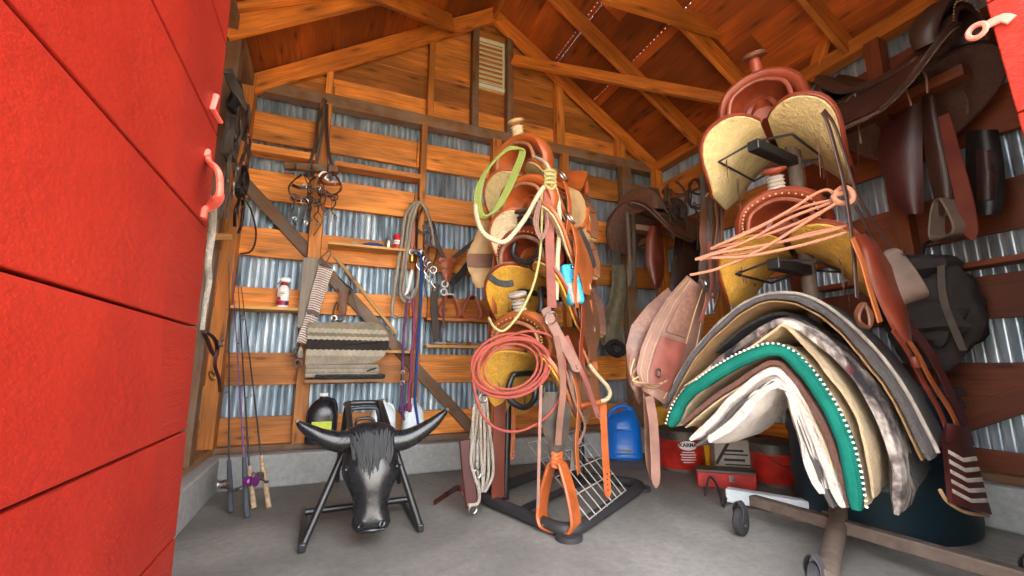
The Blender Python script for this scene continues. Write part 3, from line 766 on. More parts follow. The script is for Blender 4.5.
    if ring:
        for s in (1, -1):
            c = S(1, .6, s, .035); c.x = .15
            b = MB(); b.ring(c, .04, .006, (0, s, .5)); b.build('rigging_ring', M['steel'], t)
            b = MB(); q = c+V((0, s*.01, -.04)); b.strap([q, q+V((0, s*.03, -.15)), q+V((.02, s*.02, -.36)), q+V((.0, s*.02, -.5))], .042, .006, side=(1, 0, 0), n=5); b.build('latigo', M[lea], t)
    t.location = loc; t.scale = (scale, scale, scale)
    t.rotation_euler = (R_(roll), R_(pitch), R_(yaw))
    return t

# ------------------------------------------------------------------ left stand of four saddles
RKX, RKY = 1.20, 2.28
rk = thing('saddle_rack', 'black tubular saddle rack with a square tube base carrying four tan saddles', 'saddle rack', (1.25, 2.25, 0))
cn = [V((1.02, 1.80, .035)), V((.83, 2.50, .035)), V((1.42, 2.86, .035)), V((1.86, 2.33, .035))]
def rounded(cs, r, n=5):
    o = []
    for i in range(len(cs)):
        p, a, c = cs[i], cs[i-1], cs[(i+1) % len(cs)]
        p0 = p+(a-p).normalized()*r; p1 = p+(c-p).normalized()*r
        for k in range(n+1):
            q = k/n; o.append(p0*(1-q)**2+p*2*q*(1-q)+p1*q*q)
    return o
b = MB(); b.tube(rounded(cn, .12), .03, 10, True); rkb = b.build('base_tube', M['blackdull'], rk)
for c in cn:
    b = MB(); cc = sum(cn, V())/4; q = c+(cc-c).normalized()*.03; b.lathe([(.06, 0), (.06, .022), (.045, .026)], (q.x, q.y, 0.001), None, 14); b.build('foot_pad', M['blackdull'], rkb)
PF = V((.955, 2.39, 0)); PBK = V((1.56, 2.58, 0))
b = MB(); b.tube([PF+V((0, 0, .03)), PF+V((.02, 0, .72))], .02, 10); b.build('post', M['blackmetal'], rk)
b = MB(); b.tube([PBK+V((0, 0, .03)), PBK+V((-.04, -.03, 1.93))], .026, 10); b.build('post', M['blackmetal'], rk)
b = MB(); b.tube([cn[1]*.5+cn[0]*.5, (cn[2]+cn[3])/2], .02, 8); b.build('cross_tube', M['blackdull'], rk)
YAWL = 210
fwd = V((math.cos(R_(YAWL)), math.sin(R_(YAWL)), 0)); lft = V((-fwd.y, fwd.x, 0))
SLOC = []
def arm(z, c):
    bk = PBK+V((-.02, -.02, 0)); b = MB()
    c = V((c[0], c[1], z))
    for s in (1, -1):
        pass
    f0 = c+fwd*.17
    loop = [c-fwd*.24+lft*.06, c+fwd*.12+lft*.06, f0+lft*.075+V((0, 0, -.02)), f0+lft*.085+fwd*.02+V((0, 0, -.12)), f0+V((0, 0, -.17)), f0-lft*.085+fwd*.02+V((0, 0, -.12)), f0-lft*.075+V((0, 0, -.02)), c+fwd*.12-lft*.06, c-fwd*.24-lft*.06]
    b.tube(smooth(loop, 5), .016, 10)
    b.tube([c-fwd*.24+lft*.06, c-fwd*.24-lft*.06], .016, 8)
    b.tube([c-fwd*.2, V((bk.x-.02*z, bk.y-.015*z, z))], .018, 8)
    b.build('saddle_arm', M['blackmetal'], rk)
cA = aY(541, 198, 2.36); cB = aY(545, 236, 2.16); cC = aY(546, 290, 2.24); cD = aY(541, 370, 2.22)
for c in (cA, cB, cC, cD): arm(c.z-.02, c)
SG = 'saddles stacked on the left rack'
make_saddle('western_saddle', 'topmost saddle of the left rack, orange seat, rope coil over its horn', cA, YAWL, 'l_orange', 't_tan', 'f_gold', cap='l_pale', neck='f_cream', stir=None, fenders=((-1, 0, 0), (1, 6, 1)), seed=1, spread=.23, drop=.31, sew=False, group=SG, scale=.98, fend='l_pale')
make_saddle('western_saddle', 'second saddle down the left rack, pale fleece lobe behind the thick white rope', cB, YAWL+4, 'l_orange', 't_tan', 'f_cream', cap='l_brown', stir=None, fenders=((1, 0, 1), (-1, 0, 0)), horn=False, seed=2, spread=.23, drop=.31, sew=False, group=SG, scale=.88, fend='l_tan')
make_saddle('western_saddle', 'third saddle down on the left rack, black breast band round its yellow fleece', cC, YAWL+5, 'l_red', 't_pink', 'f_yellow', seat='l_tan', cap='l_dark', neck='l_black', stir=None, fenders=((1, 0, 1), (-1, 0, 0)), seed=3, spread=.23, drop=.31, group=SG, scale=.98, fend='t_brown')
make_saddle('western_saddle', 'lowest saddle on the left rack, white wrapped horn inside a coil of red rope', cD, YAWL+6, 'l_tan', 't_tan', 'f_yellow', cap='f_beige', neck='f_beige', stir='l_orange', fenders=(), seed=4, spread=.23, drop=.31, group=SG, scale=.95)

# ------------------------------------------------------------------ right stand: two saddles and the blanket pile
RPX, RPY = 2.13, 1.36
rr = thing('saddle_stand', 'dark steel saddle stand on castors carrying two red saddles over a pile of blankets', 'saddle rack', (RPX, RPY, 0))
b = MB(); b.rope([V((RPX, RPY, 2.0)), V((RPX, RPY, 1.2)), V((RPX, RPY, .35)), V((RPX-.01, RPY-.01, .19)), V((RPX-.10, RPY-.06, .11)), V((RPX-.45, RPY-.24, .085)), V((RPX-.62, RPY-.33, .08))], .034, k=12, n=5); b.build('post', M['rustpost'], rr)
b = MB(); b.beam(aZ(752, 500, .10), aZ(985, 566, .10)+V((0, -.15, 0)), .05, .05); bb = b.build('base_bar', M['rustpost'], rr, bevel=.006)
b = MB(); b.beam((RPX, RPY, .10), (RPX-.07, RPY+.0, .10), .05, .05); b.build('bracket', M['rustpost'], rr, bevel=.004)
def caster(c):
    b = MB(); Mw = euler(90, 0, 20)
    b.lathe([(.02, -.018), (.05, -.018), (.06, -.010), (.06, .010), (.05, .018), (.02, .018)], c, Mw, 22); w = b.build('castor_wheel', M['blackdull'], rr)
    b = MB(); b.lathe([(.022, -.020), (.022, .020)], c, Mw, 14); b.build('hub', M['steel'], w)
    b = MB(); b.strap([c+V((.01, .026, -.005)), c+V((0, .028, .05)), c+V((0, 0, .085)), c+V((0, -.028, .05)), c+V((-.01, -.026, -.005))], .03, .004, side=(1, 0, 0), n=3); b.build('fork_bracket', M['blackdull'], w)
caster(aZ(741, 521, .061)); caster(aZ(985, 566, .061)+V((0, -.12, 0))); caster(V((RPX-.62, RPY-.33, .061))+V((0, .03, 0)))
ax = V((-1, -.26, 0)).normalized(); ay = V((-ax.y, ax.x, 0))
def rarm(tip, L_, wire=True):
    tip = V(tip); back = tip-ax*L_
    b = MB(); b.beam(tip, V((RPX, RPY, tip.z)), .055, .05); b.build('arm', M['blackmetal'], rr, bevel=.005)
    if not wire: return
    b = MB(); d = .165
    lp = [tip-ax*.015+V((0, 0, .02)), tip-ax*.0+ay*d+V((0, 0, -.02)), tip-ax*.38+ay*d+V((0, 0, -.02)), tip-ax*.38+V((0, 0, .02)), tip-ax*.38-ay*d+V((0, 0, -.02)), tip-ay*d+V((0, 0, -.02))]
    b.tube(lp, .006, 6, True); b.build('arm_wire', M['blackmetal'], rr)
t1 = aY(752, 138, 1.31); t2 = aY(772, 256, 1.31); t3 = aY(772, 384, 1.31)-ax*.06
for t_ in (t1, t2, t3): rarm(t_-V((0, 0, .035 if t_ is not t3 else 0)), .5, t_ is not t3)
SY = math.degrees(math.atan2(ax.y, ax.x))
sl = lambda t_, k, dz: t_-ax*k+V((0, 0, dz))
make_saddle('western_saddle', 'uppermost saddle of the right stand, cream fleece seen from below, bare dark horn', sl(t1, .22, .005), SY+13, 'l_red', 't_red', 'f_gold', cap='l_brown', stir='l_grey', fenders=((1, 0, 0), (-1, 0, 0)), seed=11, sew=False, scale=.93, lobes=1.05, skirtlen=.9, ring=False)
make_saddle('western_saddle', 'lower saddle of the right stand, red fork, golden fleece and cream wrapped horn', sl(t2, .22, .0), SY+13, 'l_red', 't_red', 'f_yellow', cap='l_red', neck='f_beige', stir='l_grey', fenders=((1, 0, 0), (-1, 0, 0)), seed=12, scale=.93, lobes=1.05, skirtlen=.9, ring=False)

# blanket pile
CP = V((1.74, 1.30, 0)); pd = V((-ax.y*1, ax.x, 0))   # pile front plane, turned with the arm
pn = V((.94, .34, 0)).normalized()
def onplane(x, y, back=0.0):
    d = ray(x, y); q = CP+pn*back; k = (q-CO).dot(pn)/d.dot(pn); return CO+d*k
def pad(name, label, pts, th, mat, back=0.0, depth=.62, edge=None, stitch=None, lining=None, wav=.006, fr=None, edgeth=None, rim=False, lk=.5):
    path = smooth([onplane(x, y, back) for x, y in pts], 5)
    n = len(path); Nn = []
    for i in range(n):
        t_ = (path[min(i+1, n-1)]-path[max(i-1, 0)]).normalized(); N = t_.cross(pn); Nn.append(N if N.z > 0 or i not in (n//2,) else -N)
    mid = Nn[n//2]
    if mid.z < 0: Nn = [-q for q in Nn]
    m = 14; rows = []
    nd = 12
    def body(bm, k0, k1, tk, grow=0.0, off=0.0):
        R = []
        for j in range(nd+1):
            q = j/nd; d = lerp(k0, k1, q)
            edge_r = min(1, .45+min(j, nd-j)*.35)
            ra = []; rb = []
            for i in range(n):
                w = wav*1.3*noise.noise(V((i*.16+len(name), d*7, back*31+th*200)))+.004*noise.noise(V((i*.55, d*22, back*31+th*90)))
                bn = min(1, .5+.25*min(i, n-1-i))
                c = path[i]+pn*(d+.02*noise.noise(V((i*.2, 3.1+back*50, 0))))+Nn[i]*(w+off)
                ra.append(c+Nn[i]*(tk/2*edge_r*bn+grow)); rb.append(c-Nn[i]*(tk/2*edge_r*bn+grow))
            R.append(ra+rb[::-1])
        bm.quadgrid(R, cv=True, uvs=lambda a, c: (a/nd, c/(2*n)*2), flip=False); bm.face(R[0]); bm.face(R[-1][::-1])
    b = MB(); body(b, 0.0, depth, th)
    o = b.build(name, M[mat], ang=60)
    tag(o, label, 'saddle pad', 'saddle pads piled on the right stand')
    if edge:
        b = MB(); body(b, -.012, .03, edgeth or th*1.02, .002); b.build('edge_binding', M[edge], o, ang=60)
    if lining:
        b = MB(); body(b, .004, depth-.01, th*lk, 0, -th*(.36+lk/2)); b.build('lining', M[lining], o, ang=60)
    if rim:
        b = MB(); b.rope([path[i]+Nn[i]*(th*.5+.004)+pn*(.05+.012*noise.noise(V((i*.4, 1, 2)))) for i in range(0, n, 2)], .007, k=6, n=2); b.build('white_edge', M['f_beige'], o)
    if stitch:
        b = MB(); acc = 0
        for i in range(1, n):
            p, q = path[i-1]+Nn[i-1]*(th*.5), path[i]+Nn[i]*(th*.5); s_ = (q-p).length; x = (-acc) % .02
            while x < s_:
                c = p.lerp(q, x/s_)-pn*.004+Nn[i]*.003; b.ell(c, .006, .006, .005, n=6, m=4); x += .02
            acc += s_
        b.build('lacing', M['stitch'], o)
    return o
pad('saddle_pad', 'outermost charcoal felt pad of the pile with a white edge and tan felt beneath', [(662, 408), (680, 374), (700, 346), (724, 321), (748, 304), (774, 297), (803, 301), (833, 320), (866, 352), (894, 390), (914, 428), (930, 460)], .042, 'f_dark', .05, .60, lining='f_felt', rim=True, lk=.3)
pad('saddle_pad', 'plain black fleece pad hanging lowest between the charcoal pad and the patterned pad', [(715, 352), (740, 330), (772, 314), (800, 320), (836, 352), (872, 400), (898, 444), (918, 486)], .03, 'f_black', .16, .50)
pad('saddle_pad', 'fuzzy black and white patterned pad with maroon diamonds just under the charcoal one', [(682, 392), (706, 372), (733, 351), (765, 329), (783, 322), (808, 334), (846, 366), (876, 408), (893, 460), (897, 515)], .055, 'patterned', .03, .50)
pad('saddle_pad', 'cream fleece pad with a pointed crest directly over the teal edged one', [(684, 386), (704, 373), (734, 357), (768, 335), (781, 326), (793, 333), (820, 364), (849, 402), (866, 446), (873, 498)], .022, 'f_pad', .015, .56)
pad('saddle_pad', 'pad edged in bright teal weave with white lacing', [(671, 426), (680, 404), (702, 383), (737, 361), (768, 350), (788, 355), (812, 380), (834, 416), (850, 460), (858, 510)], .048, 'f_pad', .0, .58, edge='teal', stitch=True)
pad('saddle_pad', 'reddish brown felt pad with a cream edge below the teal edged pad', [(682, 424), (702, 406), (737, 382), (770, 364), (790, 374), (811, 406), (829, 442), (842, 480), (848, 508)], .040, 'f_brown', .002, .55, lining='f_pad', lk=.35)
pad('saddle_pad', 'white fleece pad with a dark grey core, second from the bottom of the pile', [(690, 440), (712, 420), (742, 391), (770, 372), (788, 381), (806, 414), (822, 454), (834, 488), (842, 508)], .060, 'f_white', .002, .56, lining='f_dark')
pad('saddle_pad', 'thick folded cream fleece pad at the very bottom of the pile', [(708, 440), (727, 430), (744, 412), (758, 394), (778, 384), (792, 396), (801, 426), (810, 462), (820, 494)], .085, 'f_white', .004, .5, wav=.014)

# ------------------------------------------------------------------ ropes and tack on the left rack
def loops(bm, c, ra, rb, n, r, Y, tilt=0, jit=.1, seed=0, dY=.004, m=22):
    rn = random.Random(seed)
    for k in range(n):
        a0 = rn.uniform(0, 6); ja, jb = 1+rn.uniform(-jit, jit), 1+rn.uniform(-jit, jit); ox, oy = rn.uniform(-1, 1)*ra*jit*.6, rn.uniform(-1, 1)*rb*jit*.6
        pts = []
        for i in range(m):
            a = 2*math.pi*i/m; x, y = ra*ja*math.cos(a), rb*jb*math.sin(a)
            tt = R_(tilt+rn.uniform(-1, 1)*.0)
            px = c[0]+ox+x*math.cos(tt)-y*math.sin(tt); py = c[1]+oy+x*math.sin(tt)+y*math.cos(tt)
            pts.append(aY(px, py, Y+dY*(k-n/2)+.008*math.sin(a*2+k)))
        bm.tube(smooth(pts, 2, True), r, 7, True)
b = MB()
for k in range(4):
    d = k*1.6; q = .006*k
    b.rope(pY(2.03-q, (505-d*.3, 150+d*.6), (486+d*.4, 170), (475+d*1.2, 194), (479+d*.8, 215-d*.4), (487+d*.5, 217-d*.5), (498+d, 203), (510+d*1.2, 178), (520+d, 152), (514, 147+d*.4)), .0058, closed=True, k=7)
tag(b.build('lariat', M['r_green']), 'lime green rope coil hung over the horn of the topmost left saddle', 'rope')
t = thing('braided_rope', 'thick cream braided rope with a big knot looped round the left rack saddles', 'rope', aY(515, 235, 1.95))
b = MB(); b.rope(pY(1.92, (549, 182), (541.5, 190), (536, 199), (526, 217), (514, 233), (505, 241.5), (495, 240.5), (482.6, 232), (476.5, 216, 1.98), (476, 202, 2.05), (479, 188, 2.12)), .0125, k=10)
b.build('left_strand', M['r_cream'], t)
b = MB(); b.rope(pY(1.92, (550, 180), (554.5, 188), (558.5, 203), (559.5, 229), (557.5, 257), (557, 280), (556, 300)), .0125, k=10); b.build('right_strand', M['r_cream'], t)
b = MB(); b.rope(pY(1.95, (534, 157, 2.1), (541, 160, 2.02), (547, 165), (550, 174), (549, 184)), .010, k=10); b.build('top_strand', M['r_cream'], t)
b = MB()
for k in range(4): b.rope(pY(1.905, (545, 172+k*4), (550, 170+k*4.2, 1.885), (555, 173+k*4), (551, 177+k*4, 1.90)), .0085, closed=True, k=8)
b.build('knot', M['r_yellow'], t)
b = MB(); b.rope(pY(1.92, (542, 190), (541.6, 232), (539, 261), (533, 286), (524, 306), (514, 321), (503, 331), (494, 327, 1.95), (489, 318, 2.0)), .0065, k=8)
tag(b.build('lead_rope', M['r_yellow']), 'thin pale yellow rope trailing from the knot down in front of the left saddles', 'rope')
b = MB(); b.strap(pY(1.90, (548, 190, 1.93), (549, 215), (550, 250), (551, 280), (552, 308)), .052, .007, side=(1, 0, 0)); t = thing('leather_strap', 'broad rosy red strap with a rounded end beside the turquoise pouch', 'strap', aY(552, 308, 1.9)); b.build('strap', M['l_rose'], t)
b = MB()
for k in range(3): b.strap(pY(1.89-.005*k, (541-k, 200), (538-k*2, 222), (541, 236+k*2), (546+k, 226), (546, 205)), .008, .003, side=(1, 0, 0))
tag(b.build('leather_lace', M['l_pink']), 'loops of narrow pinkish lace dangling below the cream rope knot', 'lace')
# turquoise pouch
t = thing('saddle_pouch', 'turquoise and grey zipped pouch tied to the left rack saddles', 'pouch', aY(577, 308, 1.9))
p0, p1 = aY(566, 263, 1.93), aY(577, 307, 1.90); d = (p1-p0).normalized(); sd = V((1, 0, .2)); sd = (sd-d*sd.dot(d)).normalized(); nn = sd.cross(d)
def rbox(bm, c, hx, hy, hz, A, B, C, e=4, n=18, m=12):
    rows = []
    sg = lambda v, p: math.copysign(abs(v)**p, v)
    for i in range(m+1):
        th = -math.pi/2+math.pi*i/m; th = min(max(th, -1.55), 1.55)
        rows.append([V(c)+A*(hx*sg(math.cos(th), 2/e)*sg(math.cos(2*math.pi*k/n), 2/e))+B*(hy*sg(math.cos(th), 2/e)*sg(math.sin(2*math.pi*k/n), 2/e))+C*(hz*sg(math.sin(th), 2/e)) for k in range(n)])
    bm.quadgrid(rows, cv=True, flip=True); bm.face(rows[0][::-1]); bm.face(rows[-1])
b = MB(); rbox(b, (p0+p1)/2, .046, .028, .108, sd, nn, d, 6); b.build('body', M['teal_bag'], t)
b = MB(); rbox(b, p0.lerp(p1, .70)-sd*.010-nn*.012, .030, .024, .058, sd, nn, d); b.build('mesh_pocket', M['grey_cloth'], t)
b = MB(); b.strap([p0.lerp(p1, .42)-sd*.044-nn*.0, p0.lerp(p1, .42)-nn*.031, p0.lerp(p1, .42)+sd*.044], .006, .004, side=d, n=3); b.build('zip', M['ink'], t)
b = MB(); c = p0.lerp(p1, .14)+sd*.016-nn*.028; b.box(c, .022, .004, .022); lg = b.build('logo_patch', M['ink'], t)
b = MB(); b.box(c+V((0, -.003, -.003)), .010, .002, .004); b.box(c+V((-.002, -.003, .003)), .004, .002, .010); b.build('logo_mark', M['white'], lg)
b = MB(); b.strap(pY(1.95, (575, 256), (580, 268), (586, 280), (589, 290)), .035, .008, side=(1, 0, .4)); t = thing('leather_strap', 'pale buckskin tab hanging right of the turquoise pouch', 'strap', aY(586, 288, 1.95)); b.build('strap', M['l_pale'], t)

# red lariat and the wide loop
b = MB(); loops(b, (510, 366), 38, 27, 4, .0062, 1.90, -14, .12, 3); loops(b, (508, 365), 30, 24, 2, .0062, 1.91, -20, .15, 5)
b.rope(pY(1.895, (505, 338), (482, 350), (473, 372), (478, 404), (490, 424), (509, 431.5), (530, 427.5), (551, 412), (564, 386), (564, 358), (553, 338), (530, 331)), .0062, closed=True, k=7)
tag(b.build('lariat', M['r_red']), 'faded red rope coil round the lowest left saddle with one wide loop', 'rope')
# white cinch
t = thing('string_cinch', 'dirty white string cinch with a brown end piece hanging at the rack foot', 'cinch', aY(480, 505, 2.3))
b = MB()
for k in range(7):
    x = k*2.3
    b.rope(pY(2.28+.012*(k%3), (478+k*1.4, 396), (473+x*1.1+(k*7%3), 420), (470+x*1.6, 450), (472+x*1.5-(k*5%3), 475), (480+k*.8, 492)), .0075, k=7)
b.build('cord', M['f_beige'], t)
b = MB(); b.strap(pY(2.25, (465, 440), (467, 462), (469, 482), (472, 506)), .065, .014, side=(1, 0, 0)); e_ = b.build('end_piece', M['l_maroon'], t)
b = MB(); b.rope(pY(2.235, (474, 405), (472, 440), (471, 462), (475, 478), (479, 490), (478, 503), (468, 505)), .008); b.build('piping', M['f_beige'], e_)
for c in ((483, 398), (473, 509), (477, 474)):
    b = MB(); b.ring(aY(c[0], c[1], 2.24), .022, .004, (.2, -1, 0)); b.build('ring', M['steel'], t)
b = MB(); b.strap([aY(466, 496, 2.26), aY(458, 488, 2.3), aZ(447, 494, .03), aZ(434, 503, .012)], .03, .006, side=(0, 0, 1)); b.build('billet', M['l_maroon'], t)
def hung(label, Y, pts, w, th, m, tip=True, holes=0, name='leather_strap', cat='strap', group=None, buckle=None, side=(1, 0, 0)):
    P = pY(Y, *pts); t = thing(name, label, cat, P[-1], group); b = MB()
    path = smooth(P, 6); n = len(path)
    b.strap(path, w, th, side=side, n=0, rf=(lambda q: (1, 1) if q < .94 else (max(.12, (1-q)/.06), 1)) if tip else None); st_ = b.build('strap', M[m], t)
    for k in range(holes):
        c = P[-1].lerp(P[-2], .25+k*.16)+V((0, -th*.6, 0)); b = MB(); b.lathe([(.004, 0), (.004, .002)], c, euler(90, 0, 0), 8); b.build('hole', M['ink'], t)
    if buckle is not None:
        c = aY(buckle[0], buckle[1], buckle[2] if len(buckle) > 2 else Y-.012); b = MB(); b.ring(c, w*.62, .004, (0, -1, 0), 16, .8); b.build('buckle', M['steel'], t)
    return t
hung('broad dark red back cinch strap hanging behind the black front post of the left rack', 2.33, ((500, 396), (499, 430), (498, 470), (498, 498)), .075, .008, 'l_redbrown', False)
hung('narrow tan strap hanging right beside the black front post', 2.30, ((513, 396), (513.5, 420), (513, 445), (512, 460)), .024, .005, 'l_tan', holes=2)
hung('long orange latigo strap ending near the wire panel', 1.98, ((603, 400), (604, 430), (606, 465), (608, 498)), .042, .006, 'l_orange', holes=4)
hung('tan strap hanging below the right edge of the turquoise pouch', 2.02, ((589, 300), (591, 325), (592, 350), (596, 372)), .035, .006, 'l_tan', buckle=(592, 330))
hung('pinkish strap with a steel buckle slanting across the left rack', 1.88, ((545, 308), (553, 325), (562, 342), (572, 358), (578, 372)), .055, .008, 'l_pink', holes=2, buckle=(551, 318))
hung('long faded strap hanging straight left of the orange stirrup', 1.87, ((541, 385), (540, 420), (539, 460), (538, 508)), .016, .005, 'l_pink', False)
hung('grey brown rein hanging right behind the orange stirrup', 1.92, ((566, 340), (572, 380), (578, 420), (574, 446), (572, 470)), .022, .006, 'l_grey', False)
hung('thin dusty rein curving down to the right of the bottom stirrup leather', 1.90, ((560, 350), (568, 378), (575, 402), (585, 425), (578, 445)), .014, .005, 'l_dusty', False)
hung('wide dusty strap hanging over the lowest left saddle', 1.86, ((556, 336), (561, 362), (563, 390), (560, 420), (558, 445)), .035, .006, 'l_dusty', False)
hung('rose strap crossing down toward the rawhide noseband', 1.88, ((566, 336), (573, 352), (580, 368), (588, 386), (594, 405), (600, 420)), .026, .006, 'l_rose', holes=2)
hung('brown strap hanging straight behind the rose strap', 1.96, ((580, 340), (583, 370), (585, 400), (586, 425)), .03, .006, 'l_brown', holes=2)
hung('dark strap end hanging right of the cream rope and the tan fender', 1.985, ((578, 228, 1.945), (584, 240, 1.955), (589, 252, 1.97), (594, 268)), .04, .006, 'l_black')
t = thing('bosal', 'cream rawhide noseband with dark braiding hanging right on the left rack', 'noseband', aY(602, 405, 1.95))
b = MB(); b.rope(pY(1.94, (589, 364), (594, 371), (600, 378), (607, 386), (610, 393), (607, 399), (600, 402)), .011, k=10); b.build('noseband', M['rawhide'], t)
b = MB(); b.rope(pY(1.95, (603, 401), (596, 403), (588, 404), (580, 406)), .014, k=10); b.build('heel_wrap', M['l_orange'], t)
b = MB(); b.strap(pY(1.95, (589, 364), (584, 352), (579, 342)), .014, .005, side=(1, 0, 0)); b.build('hanger', M['l_tan'], t)
t = thing('stirrup_fender', 'pale waisted fender with a brown band hanging at the left edge of the rack', 'fender', aY(483, 288, 2.5))
fx = [(0, 3), (.12, 5), (.25, 8), (.4, 13), (.52, 16), (.68, 15), (.85, 10), (1, 5)]
def fw_(v):
    for i in range(len(fx)-1):
        if v <= fx[i+1][0]: q = (v-fx[i][0])/(fx[i+1][0]-fx[i][0]); q = q*q*(3-2*q); return lerp(fx[i][1], fx[i+1][1], q)
    return fx[-1][1]
b = MB(); b.sheet(lambda u, v: aY(484-2*v+(2*u-1)*fw_(v), 222+66*v, 2.48-.03*math.cos((2*u-1)*1.3)), 12, 22, .02); f_ = b.build('fender', M['l_pale'], t)
b = MB(); b.sheet(lambda u, v: aY(483+(2*u-1)*16.5*(1-.12*(2*v-1)**2), 254+13*v, 2.462-.03*math.cos((2*u-1)*1.3)), 12, 4, .016); b.build('band', M['l_dusty'], t)
# black breast band across the third saddle
b = MB(); b.strap(pY(2.0, (489, 276), (497, 282), (506, 284), (513, 283)), .035, .012, side=(0, 0, 1)); tag(b.build('felt_band', M['f_black']), 'short black felt band lying across the yellow fleece of the third left saddle', 'strap')
# wire panel leaning in the base
t = thing('wire_panel', 'white wire grid panel leaning inside the left rack base', 'wire panel', (1.4, 2.2, .07))
A, B_, C_, D_ = aZ(590, 520, .085), aZ(626, 491, .085), aY(580, 430, 2.44), aY(528, 444, 2.24)
for k in range(8):
    q = k/7; b = MB(); b.tube([D_.lerp(C_, q), A.lerp(B_, q)], .0028, 6); b.build('wire', M['wire'], t)
for k in range(5):
    q = k/4; b = MB(); b.tube([D_.lerp(A, q)+V((0, 0, .005)), C_.lerp(B_, q)+V((0, 0, .005))], .0028, 6); b.build('cross_wire', M['wire'], t)

# ------------------------------------------------------------------ roping dummy
t = thing('roping_dummy', 'black plastic steer head with horns on a tubular steel practice frame', 'steer dummy', (.18, 2.35, 0))
YH = 2.12
top, bot = aY(371, 432, YH+.05), aY(371, 530, YH-.06)
axd = (bot-top).normalized(); hx = V((1, -.05, 0)); hy = axd.cross(hx)   # hy points towards the viewer
if hy.y > 0: hy = -hy
ppm = (aY(372, 470, YH)-aY(371, 470, YH)).length
prof = [(-.10, 12, 14, .0), (-.04, 24, 22, 0), (.06, 28, 27, 0), (.18, 26.5, 29, .006), (.30, 28, 30, .012), (.40, 28.5, 29, .012), (.50, 26, 28, .01), (.60, 21.5, 26, .008), (.70, 17.5, 23, .004), (.80, 16.5, 20.5, .002), (.88, 18, 19, .004), (.95, 18.5, 17, .004), (1.0, 15, 13, .0), (1.03, 8, 7, -.004)]
rows = []; nS = 28
for q in smooth([V((p[0], p[1], p[2])) for p in prof], 3):
    row = []
    for k in range(nS):
        a = 2*math.pi*k/nS; ca, sa = math.cos(a), math.sin(a)
        e = .82
        x = math.copysign(abs(ca)**e, ca)*q.y*ppm; y = math.copysign(abs(sa)**(.9), sa)*q.z*ppm
        # flat forehead, cheek hollows, eye ridge
        v = q.x
        fwdk = 1.0
        if sa > 0:
            y *= .78
            y += .010*math.exp(-((v-.42)/.05)**2)*math.exp(-((abs(ca)-.75)/.2)**2)
            y -= .010*math.exp(-((v-.62)/.10)**2)*math.exp(-((abs(ca)-.8)/.25)**2)
            y += .006*math.exp(-((v-.93)/.05)**2)*math.exp(-((abs(ca)-.55)/.2)**2)
        row.append(top+axd*((bot-top).length*v)+hx*x+hy*y)
    rows.append(row)
b = MB(); b.quadgrid(rows, cv=True); b.face(rows[0]); b.face(rows[-1][::-1])
hd = b.build('head', M['bull'], t, sub=1)
for s in (1, -1):
    c = top+axd*((bot-top).length*.40)+hx*(s*24.5*ppm)+hy*(15.5*ppm)
    b = MB(); b.ell(c, .012, .010, .010, n=12, m=8); ey = b.build('eye', M['bull'], hd)
    b = MB(); b.tube(smooth([c+V((-.018*s, 0, .0)), c+V((0, -.008, .014)), c+V((.016*s, .004, .002))], 4), .0045, 6); b.build('eyelid', M['bull'], hd)
    c = top+axd*((bot-top).length*.95)+hx*(s*9.5*ppm)+hy*(14.2*ppm)
    b = MB(); b.ring(c, .012, .005, hy+hx*s*.4, 14, .7); b.build('nostril', M['bull'], hd)
b = MB(); c = top+axd*((bot-top).length*1.0)+hy*(10*ppm); b.rope([c-hx*.05, c+hy*.012, c+hx*.05], .006); b.build('lip', M['bull'], hd)
hl = [(350, 441), (338, 441.5), (324, 438), (312, 432), (302, 426), (297.5, 421.5)]
hr = [(393, 441), (406, 439), (420, 432), (433, 423), (442, 415), (447, 410)]
for pts in (hl, hr):
    b = MB(); n = 31; b.rope([aY(x, y, YH+.02-.05*(i/5)**2*0) for i, (x, y) in enumerate(pts)], .050, k=18, rf=lambda q: 1-.84*q**1.3); h_ = b.build('horn', M['bull'], hd)
    b = MB(); p = aY(pts[-1][0], pts[-1][1], YH+.02); b.ell(p, .010, .010, .010, n=10, m=6); b.build('horn_tip', M['horntip'], h_)
b = MB(); b.ell(top+axd*.035+V((0, .02, 0)), 36*ppm, .07, .042, n=20, m=10, bump=.15); b.build('poll', M['bull'], hd)
rn = random.Random(5); b = MB()
for k in range(90):
    x0 = rn.uniform(-1, 1); r0 = rn.uniform(.0, .20); L_ = rn.uniform(.20, .34)*(1.05-.35*abs(x0)); tw = rn.uniform(-2, 2)
    P = []
    for q in (0, .35, .7, 1.0):
        v = r0+L_*q; xx = (x0*21*(1-.25*q)+tw*q+1.2*math.sin(q*4+k))
        yy = 25*math.sqrt(max(.05, 1-(xx/30)**2))+2.5-1.5*q
        P.append(top+axd*((bot-top).length*v)+hx*(xx*ppm)+hy*(yy*ppm*.86))
    b.tube(smooth(P, 3), .0065, 5, rf=lambda q: .5+.8*math.sin(math.pi*min(1, q+.12)) if q < .88 else .35)
b.build('forelock', M['bullhair'], hd)
